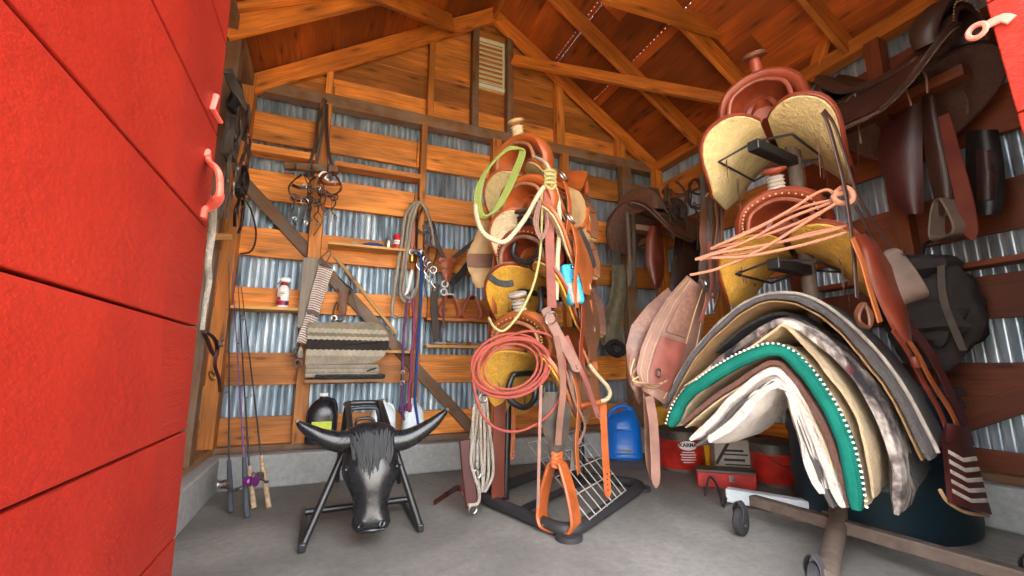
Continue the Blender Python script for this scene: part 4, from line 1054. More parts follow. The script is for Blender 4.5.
# frame
def ptube(name, P, r=.0165, n=3, closed=False):
    b = MB(); b.tube(smooth(P, n, closed) if n else P, r, 10, closed); return b.build(name, M['blackmetal'], t)
fl0, fr0 = aZ(302, 547, .02), aZ(420, 527, .02); bl0, br0 = aZ(305, 512, .02), aZ(404, 500, .02)
tl, tr = aY(351, 436, 2.24), aY(391, 436, 2.24)
ptube('front_leg', [tl, fl0], n=0); ptube('front_leg', [tr, fr0], n=0)
for a_, c_ in ((fl0, bl0), (fr0, br0)):
    d_ = (c_-a_).normalized(); b = MB(); b.beam(a_-d_*.02, c_+d_*.04, .03, .035); b.build('foot_runner', M['blackmetal'], t, bevel=.006)
ptube('cross_bar', [fl0.lerp(bl0, .62)+V((0, 0, .05)), fr0.lerp(br0, .62)+V((0, 0, .05))], .016, 0)
rl, rr_ = aY(347, 404, 2.62), aY(379, 403, 2.62)
ptube('top_rail', [tl, tl.lerp(rl, .75)+V((0, 0, .02)), rl, rl.lerp(rr_, .5)+V((0, .01, .004)), rr_, tr.lerp(rr_, .75)+V((0, 0, .02)), tr], .015, 4)
ptube('top_hoop', pY(2.5, (350, 430), (349, 413), (353, 409), (374, 408), (378, 412), (380, 430)), .010, 3)
ptube('top_hoop', pY(2.42, (356, 434), (356, 422), (359, 419), (370, 418.5), (374, 422), (375, 434)), .008, 3)
ptube('rear_leg', [rl+V((0, 0, -.02)), aY(337, 474, 2.80), aZ(338, 480, .03)], .015, 0)
ptube('rear_leg', [rr_+V((0, 0, -.02)), aZ(399, 482, .03)], .015, 0)

t = thing('stirrup', 'orange bell stirrup on a worn grey fender hanging lowest at the left rack', 'stirrup', aY(557, 522, 1.90))
fx2 = [(0, 9), (.3, 16), (.55, 13), (.8, 8), (1, 6)]
def fw2(v):
    for i in range(len(fx2)-1):
        if v <= fx2[i+1][0]: q = (v-fx2[i][0])/(fx2[i+1][0]-fx2[i][0]); return lerp(fx2[i][1], fx2[i+1][1], q*q*(3-2*q))
    return fx2[-1][1]
b = MB(); b.sheet(lambda u, v: aY(554+3*v+(2*u-1)*fw2(v), 392+66*v, 1.93-.03*math.cos((2*u-1)*1.3)), 10, 20, .01); b.build('fender', M['l_drygrey'], t)
b = MB()
for k in range(4): b.strap(pY(1.888, (551.5, 453+k*4), (557, 455+k*4, 1.875), (562.5, 453+k*4)), .017, .006, side=(0, 0, 1))
b.build('wrap', M['l_orange'], t)
b = MB(); stirrup(b, aY(557, 463, 1.90), .18, .285, .085, .017, Matrix.Rotation(R_(-60), 3, 'Z')); st_ = b.build('bell', M['l_orange'], t)
b = MB(); c0 = aY(557, 463, 1.90); Mz = Matrix.Rotation(R_(-60), 3, 'Z')
b.sheet(lambda u, v: c0+Mz @ V(((u-.5)*.12, (v-.5)*.085, -.268)), 4, 3, .006); b.build('tread', M['l_grey'], st_)

# ------------------------------------------------------------------ fishing rods in the left corner
def fishing_rod(label, foot, knee, tip, gm, rm, reel=None, rc='steel', side=1, group='fishing rods leaning in the left corner'):
    t = thing('fishing_rod', label, 'fishing rod', foot, group)
    foot, knee, tip = V(foot), V(knee), V(tip); d = (knee-foot).normalized()
    b = MB(); L_ = (knee-foot).length
    b.tube([foot, foot+d*L_*.3, foot+d*L_*.55, knee], .0135, 12, rf=[1, .95, 1, .75]); b.build('grip', M[gm], t)
    b = MB(); b.tube([knee-d*.01, knee.lerp(tip, .5), tip], .0055, 8, rf=[1, .7, .35]); bl = b.build('blank', M[rm], t)
    for q in (.12, .3, .5, .72):
        b = MB(); c = knee.lerp(tip, q)+V((.008*side, -.010, 0)); b.ring(c, .010*(1.2-q), .0016, d, 12); b.build('line_guide', M['darksteel'], bl)
    if reel:
        c = foot+d*L_*reel+V((.028*side, -.03, 0))
        b = MB(); b.tube([foot+d*L_*reel, c], .006, 6); b.build('reel_seat', M['steel'], t)
        b = MB(); Mr = V((side*.9, -.5, .1)).to_track_quat('Z', 'Y').to_matrix()
        b.lathe([(.002, -.03), (.020, -.028), (.024, -.016), (.024, 0), (.018, .006), (.018, .018), (.026, .024), (.024, .032), (.004, .036)], c, Mr, 18); rl = b.build('reel', M[rc], t)
        b = MB(); b.tube(smooth([c+V((0, -.02, -.01)), c+V((-.03*side, -.035, -.012)), c+V((-.045*side, -.04, -.02))], 3), .004, 6); b.ell(c+V((-.05*side, -.04, -.022)), .013, .008, .008, n=8, m=6); b.build('crank_handle', M['blackdull'], rl)
        b = MB(); b.ring(c+V((.022*side, -.014, .0)), .028, .0025, (side, -.4, .2), 16); b.build('bail', M['steel'], rl)
    return t
fishing_rod('fishing rod with a black grip and big silver reel, leftmost of those in the corner', aZ(231, 512, .012), aY(229, 460, 2.90), aY(229, 262, 3.30), 'foam', 'graphite', .55, 'steel', -1)
fishing_rod('longest gripped rod with a white and violet shaft, nearest to the camera in the corner', aZ(247, 517, .012), aY(244, 457, 2.72), aY(231, 255, 3.28), 'foam', 'violet', .60, 'purple', 1)
fishing_rod('fishing rod with a short cork end half hidden behind the violet rod', aZ(254, 508, .012), aY(249, 466, 2.86), aY(237, 268, 3.32), 'cork', 'graphite')
fishing_rod('fishing rod with a long cork grip, rightmost of those in the corner', aZ(269, 508, .012), aY(261, 456, 2.95), aY(240, 275, 3.33), 'cork', 'graphite', .62, 'steel', -1)
# ------------------------------------------------------------------ bridles and bits
def bridle(label, hook, W, H, m='l_dark', n='x', seed=0, bits=2, reins=True, name='bridle', cat='bridle', group=None, w=.022, metal='darksteel', D=V((1, 0, 0)), N=V((0, -1, 0)), dense=1):
    """headstall hung from a hook: two crown loops, cheek pieces, bit with shanks and hanging reins; D along the wall, N off the wall"""
    rn = random.Random(seed); t = thing(name, label, cat, hook, group); hook = V(hook)
    P = lambda a, z, o=0.0: hook+D*(a*W)+V((0, 0, -z*H))+N*o
    for k in range(1+dense):
        j = lambda s: rn.uniform(-s, s)
        b = MB(); o = .012+.014*k
        b.strap([P(-.05, .0, o), P(-.28+j(.1), .14, o), P(-.42+j(.1), .38, o+.01), P(-.34+j(.12), .62, o), P(-.1+j(.1), .66, o+.01), P(.2+j(.1), .63, o), P(.40+j(.1), .4, o), P(.26+j(.1), .15, o+.01), P(.05, 0, o)], w, .004, side=N, n=4); b.build('headstall', M[m], t)
    b = MB(); b.strap([P(-.38, .3, .03), P(-.1, .36, .045), P(.2, .33, .04), P(.38, .28, .03)], w, .004, side=(0, 0, 1), n=4); b.build('browband', M[m], t)
    for k in range(bits):
        z = .62+.08*k; x = -.22+.4*k+rn.uniform(-.05, .05); o = .045+.01*k
        r = .026; c = P(x, z, o)
        b = MB(); b.ring(c, r, .0045, N+D*rn.uniform(-.5, .5), 16); b.build('bit_ring', M[metal], t)
        b = MB(); b.tube(smooth([c, c+D*.012+V((0, 0, -.05)), c-D*.012+V((0, 0, -.10)), c+D*.018+V((0, 0, -.14))], 4), .005, 7); b.ring(c+D*.018+V((0, 0, -.15)), .011, .003, N, 10); b.build('bit_shank', M[metal], t)
    if bits > 1:
        b = MB(); b.tube(smooth([P(-.22, .63, .05), P(-.02, .60, .055), P(.18, .70, .055)], 4), .005, 7); b.build('mouthpiece', M[metal], t)
    if reins:
        for s in (-1, 1):
            b = MB(); x = s*.25
            b.strap([P(x, .66, .04), P(x+rn.uniform(-.15, .15), .85, .05), P(x+rn.uniform(-.2, .2), 1.1, .04), P(x+rn.uniform(-.2, .2), rn.uniform(1.25, 1.6), .03)], w*.8, .004, side=N, n=4); b.build('rein', M[m], t)
    b = MB(); b.ring(P(.12, .3, .04), .014, .003, N, 12); b.build('buckle', M['steel'], t)
    return t
XW = -.60; DL, NL = V((0, 1, 0)), V((1, 0, 0))
bridle('dark bridle hanging highest on the left wall next to the red door latch', aX(233, 78, XW), .20, .34, 'l_black', seed=2, D=DL, N=NL, reins=False)
bridle('tangled dark bridle with two steel curb bits beside the red door handle', aX(229, 112, XW), .22, .42, 'l_drygrey', seed=3, D=DL, N=NL, dense=2, metal='steel')
bridle('brown bridle hanging just right of the tangled one in the left corner', aX(243, 104, XW), .18, .36, 'l_dark', seed=4, D=DL, N=NL)
bridle('black bridle with curled reins lowest on the left wall beside the door handle', aX(237, 165, XW), .24, .30, 'l_black', seed=5, D=DL, N=NL, dense=2)
t = thing('leather_strap', 'thick weathered strap jutting out at the top of the left wall tack', 'strap', aX(240, 100, XW+.03))
b = MB(); b.strap([aX(228, 70, XW+.02), aX(233, 84, XW+.06), aX(240, 96, XW+.10), aX(246, 108, XW+.12)], .05, .012, side=(0, .3, 1)); b.build('strap', M['l_drygrey'], t)
b = MB(); q = aX(229, 73, XW+.03); b.tube([q+V((.02, 0, 0)), V((XL-.01, q.y, q.z))], .006, 6); b.build('nail', M['darksteel'], t)
b = MB(); b.rope([aX(238, 190, XW+.04), aY(250, 208, 3.30), aY(256, 232, 3.32), aY(252, 250, 3.32), aY(240, 254, 3.30)], .006); tag(b.build('rein_strap', M['l_dark']), 'dark rein curling in a wide hook against the back wall left end', 'rein')
t = thing('halter', 'maroon halter with a brass snap hanging low beside the red door', 'halter', aX(216, 385, XW+.1))
P0 = aX(206, 334, XW+.04)
b = MB(); b.strap(pX(XW+.08, (204, 332), (212, 336), (217, 345), (216, 356), (212, 352), (208, 342)), .02, .005, side=(1, 0, 0), closed=True); b.build('noseband', M['l_maroon'], t)
b = MB(); b.strap(pX(XW+.09, (216, 352), (215, 366), (219, 380), (220, 392)), .016, .005, side=(1, 0, 0)); b.build('lead', M['l_maroon'], t)
b = MB(); b.ring(aX(221, 343, XW+.1), .016, .004, (1, -.4, 0)); b.build('ring', M['steel'], t)
b = MB(); b.ring(aX(212, 376, XW+.1), .014, .005, (1, -.4, 0), sx=1.6); b.build('snap', M['brass'], t)
# post cluster
YP = 3.33
t = thing('bridle_rack', 'dark wooden bridle rack bar nailed across the first post', 'rack', aY(318, 172, YP))
b = MB(); b.beam(aY(284, 166, YP), aY(338, 170, YP), .05, .05); b.build('bar', M['woodold'], t, sm=False, bevel=.004)
for px in (296, 312, 328):
    b = MB(); p = aY(px, 172, YP); b.tube(smooth([p+V((0, -.02, .01)), p+V((0, -.06, 0)), p+V((0, -.08, .03))], 3), .006, 7); b.build('peg', M['darksteel'], t)
bridle('bridle with long crossed bits hanging leftmost from the bridle rack bar', aY(303, 176, YP-.05), .16, .30, 'l_dark', seed=7, metal='steel')
bridle('rusty bit and chain bridle hanging in the middle of the bridle rack bar', aY(317, 178, YP-.05), .13, .30, 'l_drygrey', seed=8, metal='darksteel', dense=1)
bridle('reddish brown bridle with round leather cups hanging right on the bridle rack bar', aY(331, 174, YP-.05), .17, .28, 'l_redbrown', seed=9, metal='darksteel', dense=2)
b = MB(); b.rope(pY(YP-.07, (318, 178), (322, 172.5), (327, 173), (325, 178), (329, 180)), .007); tag(b.build('hook', M['white']), 'small white S shaped hook on the bridle rack bar', 'hook')
for i, (pts, m_, lab) in enumerate(((((326, 100), (318, 122), (316, 142), (309, 166)), 'l_dark', 'dark strap hanging left down the top of the first post'), (((324, 98), (323, 125), (319, 148), (316, 168)), 'l_drygrey', 'grey strap hanging in the middle down the top of the first post'), (((327, 104), (327, 130), (329, 152), (334, 176)), 'l_dark', 'dark strap hanging right down the top of the first post'))):
    hung(lab, 3.345-.01*i, pts, .022, .006, m_, False)
# grey board and zigzag cinch
b = MB(); b.beam(aY(312, 258, 3.33), aY(306, 328, 3.33), .115, .022, up=(0, 1, 0)); tag(b.build('grey_board', M['woodgrey'], sm=False, bevel=.003), 'short weathered grey board nailed over the first post', 'board')
t = thing('web_cinch', 'white and brown zigzag woven cinch hanging over the grey board', 'cinch', aY(300, 345, 3.29))
b = MB(); b.strap(pY(3.285, (326, 268), (319, 290), (311, 318), (301, 343)), .105, .012, side=(1, 0, .35), rf=lambda q: (1-.35*q, 1)); b.build('webbing', M['zigzag'], t)
b = MB(); b.strap(pY(3.275, (307, 312.5), (313, 312), (319, 316)), .03, .006, side=(.3, 0, 1)); b.build('red_keeper', M['l_maroon'], t)
b = MB(); b.strap(pY(3.28, (331, 254), (324, 264), (318, 262), (328, 251)), .012, .008, side=(0, 1, 0), closed=True, n=2); b.build('buckle', M['darksteel'], t)
b = MB(); b.ring(aY(298, 352, 3.275), .03, .007, (.2, -1, 0)); b.build('ring', M['darksteel'], t)
t = thing('spur', 'dark spur with straps hanging on the diagonal brace', 'spur', aY(343, 320, 3.38))
cS = aY(346, 285, 3.36)
for k, (pts, w, m_) in enumerate(((((338, 276), (345, 284), (352, 290), (343, 294), (337, 288)), .022, 'l_black'), (((344, 272), (350, 280), (349, 292), (341, 300), (337, 310)), .02, 'l_dark'), (((352, 279), (354, 288), (348, 296)), .026, 'l_dark'), (((351, 290), (356, 306), (361, 325)), .010, 'l_black'))):
    b = MB(); b.strap(pY(3.36-.008*k, *pts), w, .005, side=(0, -1, .2) if k < 3 else (1, 0, 0)); b.build('strap', M[m_], t)
b = MB(); b.tube(smooth(pY(3.345, (337, 302), (333, 312), (336, 320), (342, 321), (345, 312), (346, 302)), 4), .007, 8); b.build('heel_band', M['darksteel'], t)
b = MB(); b.ring(aY(334, 318, 3.34), .018, .005, (0, -1, 0), 10); b.build('rowel', M['steel'], t)
b = MB(); b.sheet(lambda u, v: aY(343+8*(u-.5)*(1.2-.5*v), 291+24*v, 3.335-.01*math.sin(math.pi*u)), 6, 6, .008); b.build('spur_leather', M['l_dusty'], t)
# folded blankets
def folded(label, name, x0, x1, yt, yb, Y0, dep, m, n=2, seed=0, droop=0):
    t = thing(name, label, 'blanket', aY((x0+x1)/2, yb, Y0), 'folded grey blankets on the wall')
    rn = random.Random(seed); ppy = (aY(340, 351, Y0)-aY(340, 350, Y0)).length
    hgt = (yb-yt)*ppy; th = hgt/(2*n)*.92
    A = aY(x0, yb, Y0); B = aY(x1, yb, Y0); A.y = B.y = Y0; Lx = B.x-A.x
    # serpentine profile: each fold layer runs left to right and turns at the right end
    for k in range(n):
        zb = min(A.z, B.z)+k*hgt/n; r = hgt/n/2*.62
        pr = [V((A.x+rn.uniform(-.01, .01), 0, zb+th*.5)), V((A.x+Lx*.5, 0, zb+th*.5+.004)), V((B.x-r*1.6, 0, zb+th*.5+.01)), V((B.x-r*.2, 0, zb+hgt/n*.30+.01)), V((B.x, 0, zb+hgt/n*.5+.012)), V((B.x-r*.2, 0, zb+hgt/n*.72+.012)), V((B.x-r*1.6, 0, zb+hgt/n*.80+.012)), V((A.x+Lx*.5, 0, zb+hgt/n-th*.45)), V((A.x+rn.uniform(0, .02), 0, zb+hgt/n-th*.5))]
        pr = smooth(pr, 5); nn_ = len(pr); b = MB(); R = []
        for j in range(9):
            q = j/8; ra, rb = [], []
            for i in range(nn_):
                tg = (pr[min(i+1, nn_-1)]-pr[max(i-1, 0)]).normalized(); N_ = tg.cross(V((0, 1, 0)))
                wv = .003*noise.noise(V((i*.2, j*.6, seed+k)))
                e_ = min(1, .5+.5*min(j, 8-j))
                c = pr[i]+V((0, Y0+dep*q, wv)); ra.append(c+N_*th*.5*e_); rb.append(c-N_*th*.5*e_)
            R.append(ra+rb[::-1])
        b.quadgrid(R, cv=True, uvs=lambda a, c: (c/(2*nn_)*3, a/8+.0), flip=True); b.face(R[0][::-1], [(c/(2*nn_)*3, .15) for c in range(2*nn_)][::-1]); b.face(R[-1])
        b.build('fold', M[m], t, ang=60)
    return t
M['blk1'] = striped('striped grey wool', [(0, srgb(158, 148, 132)), (.2, srgb(184, 174, 154)), (.34, srgb(58, 52, 50)), (.58, srgb(194, 184, 164)), (.66, srgb(140, 130, 114)), (.74, srgb(190, 180, 160)), (.84, srgb(150, 138, 120))], 1.0, 1, 120, zig=.04, zf=14)
def folded2(label, x0, x1, yt, yb, Y0, dep, m, seed=0, bulge=.0):
    """blanket folded over once, its fold to the right; front face hangs as a striped roll"""
    t = thing('folded_blanket', label, 'blanket', aY((x0+x1)/2, yb, Y0), 'folded grey blankets on the wall')
    zt, zb = aY((x0+x1)/2, yt, Y0).z, aY((x0+x1)/2, yb, Y0).z; A = aY(x0, yb, Y0).x; B = aY(x1, yb, Y0).x
    r = (zt-zb)/2; nA = 22
    def prof(o):   # rounded right end, squared left end, outline in XZ, o inset
        pts = []
        for i in range(nA+1):
            a = -math.pi/2+math.pi*i/nA; pts.append((B-r*.9+math.cos(a)*(r*.9-o), (zt+zb)/2+bulge+math.sin(a)*(r-o)))
        for i in range(12): q = i/11; pts.append((lerp(B-r*.9, A+o, q), zt-o-.012*q+bulge*(1-q)))
        for i in range(12): q = i/11; pts.append((lerp(A+o, B-r*.9, q), zb+o-.008*(1-q)+bulge*q))
        return pts
    b = MB(); R = []
    for j, (dy, o) in enumerate(((.012, .02), (0.002, .008), (0, 0), (dep*.5, 0), (dep, 0), (dep+.003, .015))):
        R.append([V((x, Y0+dy, z+.003*noise.noise(V((x*9, j, seed))))) for x, z in prof(o)])
    N_ = len(R[0]); b.quadgrid(R, cv=True, flip=True, uvs=lambda a, c: ((R[min(a, 5)][c % N_].x-A)*2, (R[min(a, 5)][c % N_].z-zb)/(zt-zb)))
    b.face(R[0][::-1], [((p.x-A)*2, (p.z-zb)/(zt-zb)) for p in R[0]][::-1]); b.face(R[-1], [((p.x-A)*2, (p.z-zb)/(zt-zb)) for p in R[-1]])
    b.build('roll', M[m], t, ang=60)
    # black cord standing in for the shade inside the fold, and the fringe of tassels at the left
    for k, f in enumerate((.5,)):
        zc = lerp(zb, zt, f)+bulge; b = MB(); b.rope([V((B-r*1.9, Y0-.004, zc-.012)), V((B-r*1.2, Y0-.005, zc)), V((B-r*.55, Y0-.004, zc+.008))], .006, k=6); b.build('fold_shade', M['f_black'], t)
    return t
folded2('grey blanket with a black centre band, folded on top of the wall stack', 305, 388, 322, 364, 3.24, .125, 'blk1', 1, .006)
folded2('plain grey ribbed blanket folded at the bottom of the wall stack', 305, 379, 363, 376, 3.25, .115, 'blanket2', 2)
b = MB(); b.box(aY(346, 378, 3.30)+V((.03, 0, .012)), .46, .13, .03); tag(b.build('black_cloth', M['f_black'], bevel=.012), 'black cloth lying under the two folded grey blankets', 'cloth')
t = thing('blanket_bracket', 'small dark wooden bracket holding up the folded blankets', 'bracket', aY(346, 381, 3.38))
b = MB(); b.beam(aY(305, 381, 3.32), aY(384, 380, 3.32), .105, .02); b.build('board', M['woodold'], t, sm=False)
t = thing('tassel', 'pale knotted tassel hanging at the left end of the folded blankets', 'tassel', aY(301, 362, 3.25))
b = MB(); b.lathe([(.002, .06), (.014, .045), (.02, 0), (.014, -.01)], aY(300, 356, 3.25), None, 10); b.build('cone', M['f_beige'], t)
b = MB(); b.ring(aY(298, 363, 3.25), .022, .008, (0, -1, 0)); b.build('ring', M['l_grey'], t)

# ------------------------------------------------------------------ things on the shelves
t = thing('spray_bottle', 'red and white trigger spray bottle standing on the left shelf', 'spray bottle', aY(282, 309, 3.38)); t.location.z = 1.151
o = V((t.location.x, 3.385, 1.151)); k = 1.0
b = MB(); b.lathe([(.030, 0), (.036, .004), (.038, .02), (.038, .125), (.034, .14), (.018, .158), (.014, .165)], o, None, 22, 1, .8); bd = b.build('bottle', M['white'], t)
b = MB(); b.lathe([(.0386, .018), (.0386, .05)], o, None, 22, 1, .8); b.build('label_red', M['redprint'], bd)
for z0, z1, x0, x1, m_ in ((.052, .075, -.034, -.012, 'redprint'), (.02, .04, .010, .030, 'blueprint'), (.095, .099, -.022, .012, 'ink'), (.105, .109, -.022, .006, 'ink'), (.085, .088, -.022, .0, 'ink')):
    b = MB(); b.sheet(lambda u, v: o+V((lerp(x0, x1, u), -.0310*math.sqrt(max(.02, 1-(lerp(x0, x1, u)/.0388)**2))-.0006, lerp(z0, z1, v))), 6, 1, .0008); b.build('label_print', M[m_], bd)
b = MB(); b.lathe([(.017, .160), (.019, .164), (.019, .182), (.014, .186)], o, None, 16); b.build('collar', M['redprint'], t)
b = MB(); rbox(b, o+V((.006, 0, .200)), .036, .013, .018, V((1, 0, 0)), V((0, 1, 0)), V((0, 0, 1)), 3.2); b.build('trigger_head', M['white'], t)
b = MB(); b.strap([o+V((-.018, -.002, .19)), o+V((-.034, -.002, .178)), o+V((-.040, -.002, .162))], .012, .006, side=(0, 1, 0)); b.build('trigger', M['redprint'], t)
def can(label, px, py, Y, r, h, m, name='tin_can', band=None):
    c = aY(px, py, Y); c.z = 1.642; t = thing(name, label, 'can', c)
    b = MB(); b.lathe([(r*.94, 0), (r, .003), (r, h-.003), (r*.96, h), (r*.93, h-.003), (.001, h-.004)], c, None, 20); b.build('body', M[m], t)
    for z0, z1, m2 in (band or []):
        b = MB(); b.lathe([(r*1.01, z0*h), (r*1.01, z1*h)], c, None, 20); b.build('label_band', M[m2], t)
    return t
can('bare grey tin can on the pale pine shelf', 388, 249, 3.38, .034, .075, 'tincan', band=[(.86, .9, 'steel'), (.1, .14, 'steel')])
can('red and white can at the right end of the pale pine shelf', 397, 249, 3.38, .030, .125, 'redplastic', 'red_can', [(.36, .62, 'white'), (.46, .52, 'redprint')])
t = thing('hoof_pick', 'blue handled tool lying on the pale pine shelf', 'tool', aY(370, 249, 3.36))
c = aY(372, 248, 3.36); c.z = 1.655
b = MB(); b.rope([c+V((-.07, 0, 0)), c+V((-.02, .005, .012)), c+V((.04, 0, .012)), c+V((.08, -.01, 0))], .012, k=10, rf=lambda q: .6+.6*math.sin(math.pi*q)); b.build('handle', M['r_blue'], t)
b = MB(); b.tube([c+V((-.07, 0, 0)), c+V((-.11, 0, .0)), c+V((-.13, .01, .01))], .005, 6); b.build('point', M['steel'], t)
t = thing('tool_tip', 'small pale sponge at the left on the pale pine shelf', 'sponge', aY(354, 248, 3.36)); c = aY(355, 248, 3.36); c.z = 1.653
b = MB(); rbox(b, c, .028, .02, .011, V((1, 0, 0)), V((0, 1, 0)), V((0, 0, 1))); b.build('sponge', M['f_beige'], t)
for i, (x0, x1, py, lab) in enumerate(((434, 462, 341, 'long steel bit lying left on the low shelf'), (456, 480, 340, 'long steel bit with end rings lying right on the low shelf'))):
    p, q = aY(x0, py, 3.338), aY(x1, py, 3.338); p.z = q.z = .917+.013; t = thing('long_bit', lab, 'bit', (p+q)/2)
    b = MB(); b.tube([p, q], .011, 10); b.build('bar', M['wire'], t)
    for c in (p, q): b = MB(); b.ring(c+V((0, 0, .004)), .017, .005, (1, 0, 0)); b.build('end_ring', M['steel'], t)
    b = MB(); c = p.lerp(q, .5); b.lathe([(.015, -.02), (.015, .02)], c, euler(0, 90, 0), 12); b.build('sleeve', M['brass'], t)

# ------------------------------------------------------------------ ropes and tack right of the second post
YQ = 3.36
t = thing('hanging_peg', 'dark iron peg high on the second post holding the white rope', 'peg', aY(416, 206, YQ))
b = MB(); p = aY(416, 206, 3.42); b.tube(smooth([p, p+V((0, -.09, .0)), p+V((0, -.13, .025))], 3), .009, 8); b.build('peg', M['darksteel'], t)
t = thing('rope_coil', 'soft grey white rope looped in long loops over the peg on the second post', 'rope', aY(405, 310, YQ))
for k, pts in enumerate((((415, 202), (406, 214), (402, 240), (397, 272), (393, 300), (392, 314), (397, 318)), ((417, 204), (410, 216), (406, 244), (402, 275), (401, 296), (408, 302), (414, 296), (418, 280), (419, 262)), ((416, 201), (424, 206), (429, 218), (432, 232), (434, 246)), ((418, 203), (412, 222), (408, 250), (404, 280), (404, 294), (411, 298), (415, 288)))):
    b = MB(); b.rope(pY(YQ-.012*k-.02, *pts), .013, k=9); b.build('loop', M['r_white'], t)
def lead(label, pts, m, r=.011, snap=None, knot=None):
    t = thing('lead_rope', label, 'rope', aY(pts[-1][0], pts[-1][1], YQ-.04)); b = MB(); b.rope(pY(YQ-.05, *pts), r, k=9); b.build('rope', M[m], t)
    if snap:
        c = aY(snap[0], snap[1], YQ-.07); b = MB(); b.tube([c+V((0, 0, .05)), c], .007, 8); b.ring(c+V((0, 0, -.02)), .015, .005, (0, -1, 0), 12, 1.0); b.ring(c+V((0, 0, .055)), .012, .004, (0, -1, 0), 12); b.build('snap', M['steel'], t)
    if knot:
        b = MB(); c = aY(knot[0], knot[1], YQ-.06)
        for q in range(3): b.ring(c+V((0, 0, .014*q-.014)), .014, .010, (.3*(q-1), .2, 1), 12)
        b.build('knot', M[m], t)
lead('bright blue lead rope hanging right of the pink one on the second post', [(411, 254), (418, 252), (421, 262), (421, 297), (418, 340), (416, 380), (415, 400), (418, 424)], 'r_blue')
lead('navy lead rope with a silver snap hanging left on the second post', [(408, 297), (404, 330), (403, 358), (402, 380), (402, 408), (404, 420)], 'r_navy', .010, snap=(402.5, 380), knot=(402, 409))
lead('pink and purple lead rope hanging between the blue and navy ropes', [(413, 298), (414, 330), (412, 352), (411, 374), (409, 392), (410, 412)], 'r_purple', .012, knot=(409, 407))
t = thing('big_snap', 'large bright steel snap hanging inside the grey white rope loops', 'snap', aY(409, 295, YQ))
b = MB(); b.tube(smooth(pY(YQ-.09, (412, 270), (410, 280), (408, 290), (405, 295)), 4), .014, 10, rf=lambda q: .5+.7*math.sin(math.pi*min(1, q+.1))); b.build('body', M['white'], t)
b = MB(); b.lathe([(.002, .03), (.02, .022), (.024, 0), (.02, -.03), (.012, -.036)], aY(412, 258, YQ-.085), None, 12); b.build('swivel', M['brass'], t)
b = MB(); b.ring(aY(412, 252, YQ-.09), .02, .005, (0, -1, 0)); b.build('ring', M['steel'], t)
hung('tan leather strap hanging straight down at the top of the second post', YQ-.03, ((413, 212), (413, 232), (413, 250)), .035, .008, 'l_orange', False)
bridle('dark brown bridle hanging directly right of the grey white rope', aY(424, 208, YQ), .17, .62, 'l_dark', seed=12, metal='steel', reins=False, dense=2)
bridle('brown bridle with long cheek straps hanging next to the orange breast collar', aY(431, 222, YQ), .15, .58, 'l_brown', seed=13, metal='steel', reins=True)
t = thing('breast_collar', 'orange leather breast collar with dark felt straps and a pink tail', 'breast collar', aY(446, 325, YQ))
for pts, w, m_, nm in ((((446, 264), (440, 250), (432, 234), (424, 224)), .04, 'l_dark', 'left_arm'), (((448, 264), (456, 256), (466, 248), (476, 240)), .035, 'l_drygrey', 'right_arm'), (((450, 284), (460, 275), (470, 262), (478, 250)), .055, 'l_black', 'felt_arm'), (((437, 284), (434, 300), (435, 322), (437, 340)), .055, 'l_dark', 'wide_strap'), (((444, 295), (443.5, 312), (443, 328)), .020, 'l_rose', 'tail')):
    b = MB(); b.strap(pY(YQ-.05, *pts), w, .008, side=(0, 1, 0) if 0 else None) if 0 else b.strap(pY(YQ-.05, *pts), w, .008, side=(.6, 0, 1) if nm != 'tail' and nm != 'wide_strap' else (1, 0, 0)); b.build(nm, M[m_], t)
b = MB(); b.sheet(lambda u, v: aY(447+(2*u-1)*(7.5*(1-.75*v)+.8), 258+24*v, YQ-.085-.01*math.sin(math.pi*u)), 8, 10, .009); b.build('centre_shield', M['l_orange'], t)
b = MB(); b.strap(pY(YQ-.10, (440, 263), (446, 259), (453, 263), (450, 268), (443, 268)), .014, .005, side=(0, 0, 1), closed=True); b.build('shield_trim', M['l_tan'], t)
for c in ((445, 284), (444, 292)):
    b = MB(); b.ring(aY(c[0], c[1], YQ-.09), .024, .006, (0, -1, 0)); b.build('ring', M['white'], t)
b = MB(); b.tube(pY(YQ-.09, (446, 294), (454, 294.5)), .006, 7); b.build('snap_bar', M['white'], t)
for cx, lab in ((449, 'left stirrup of the copper pink pair standing on the shelf under the breast collar'), (471, 'right stirrup of the copper pink pair standing beside the pale fender')):
    c = aY(cx, 313, 3.37); c.z = 1.128; t = thing('stirrup', lab, 'stirrup', c, None)
    b = MB(); stirrup(b, c+V((0, 0, .185)), .17, .178, .055, .016, Matrix.Rotation(R_(8), 3, 'Z')); b.build('bell', M['pinkmetal'], t)
    b = MB(); b.box(c+V((0, 0, .178)), .05, .045, .03); b.build('top_pad', M['l_dark'], t, bevel=.005)
    b = MB(); b.box(c+V((0, 0, .012)), .11, .05, .008); b.build('tread', M['l_grey'], t, bevel=.003)
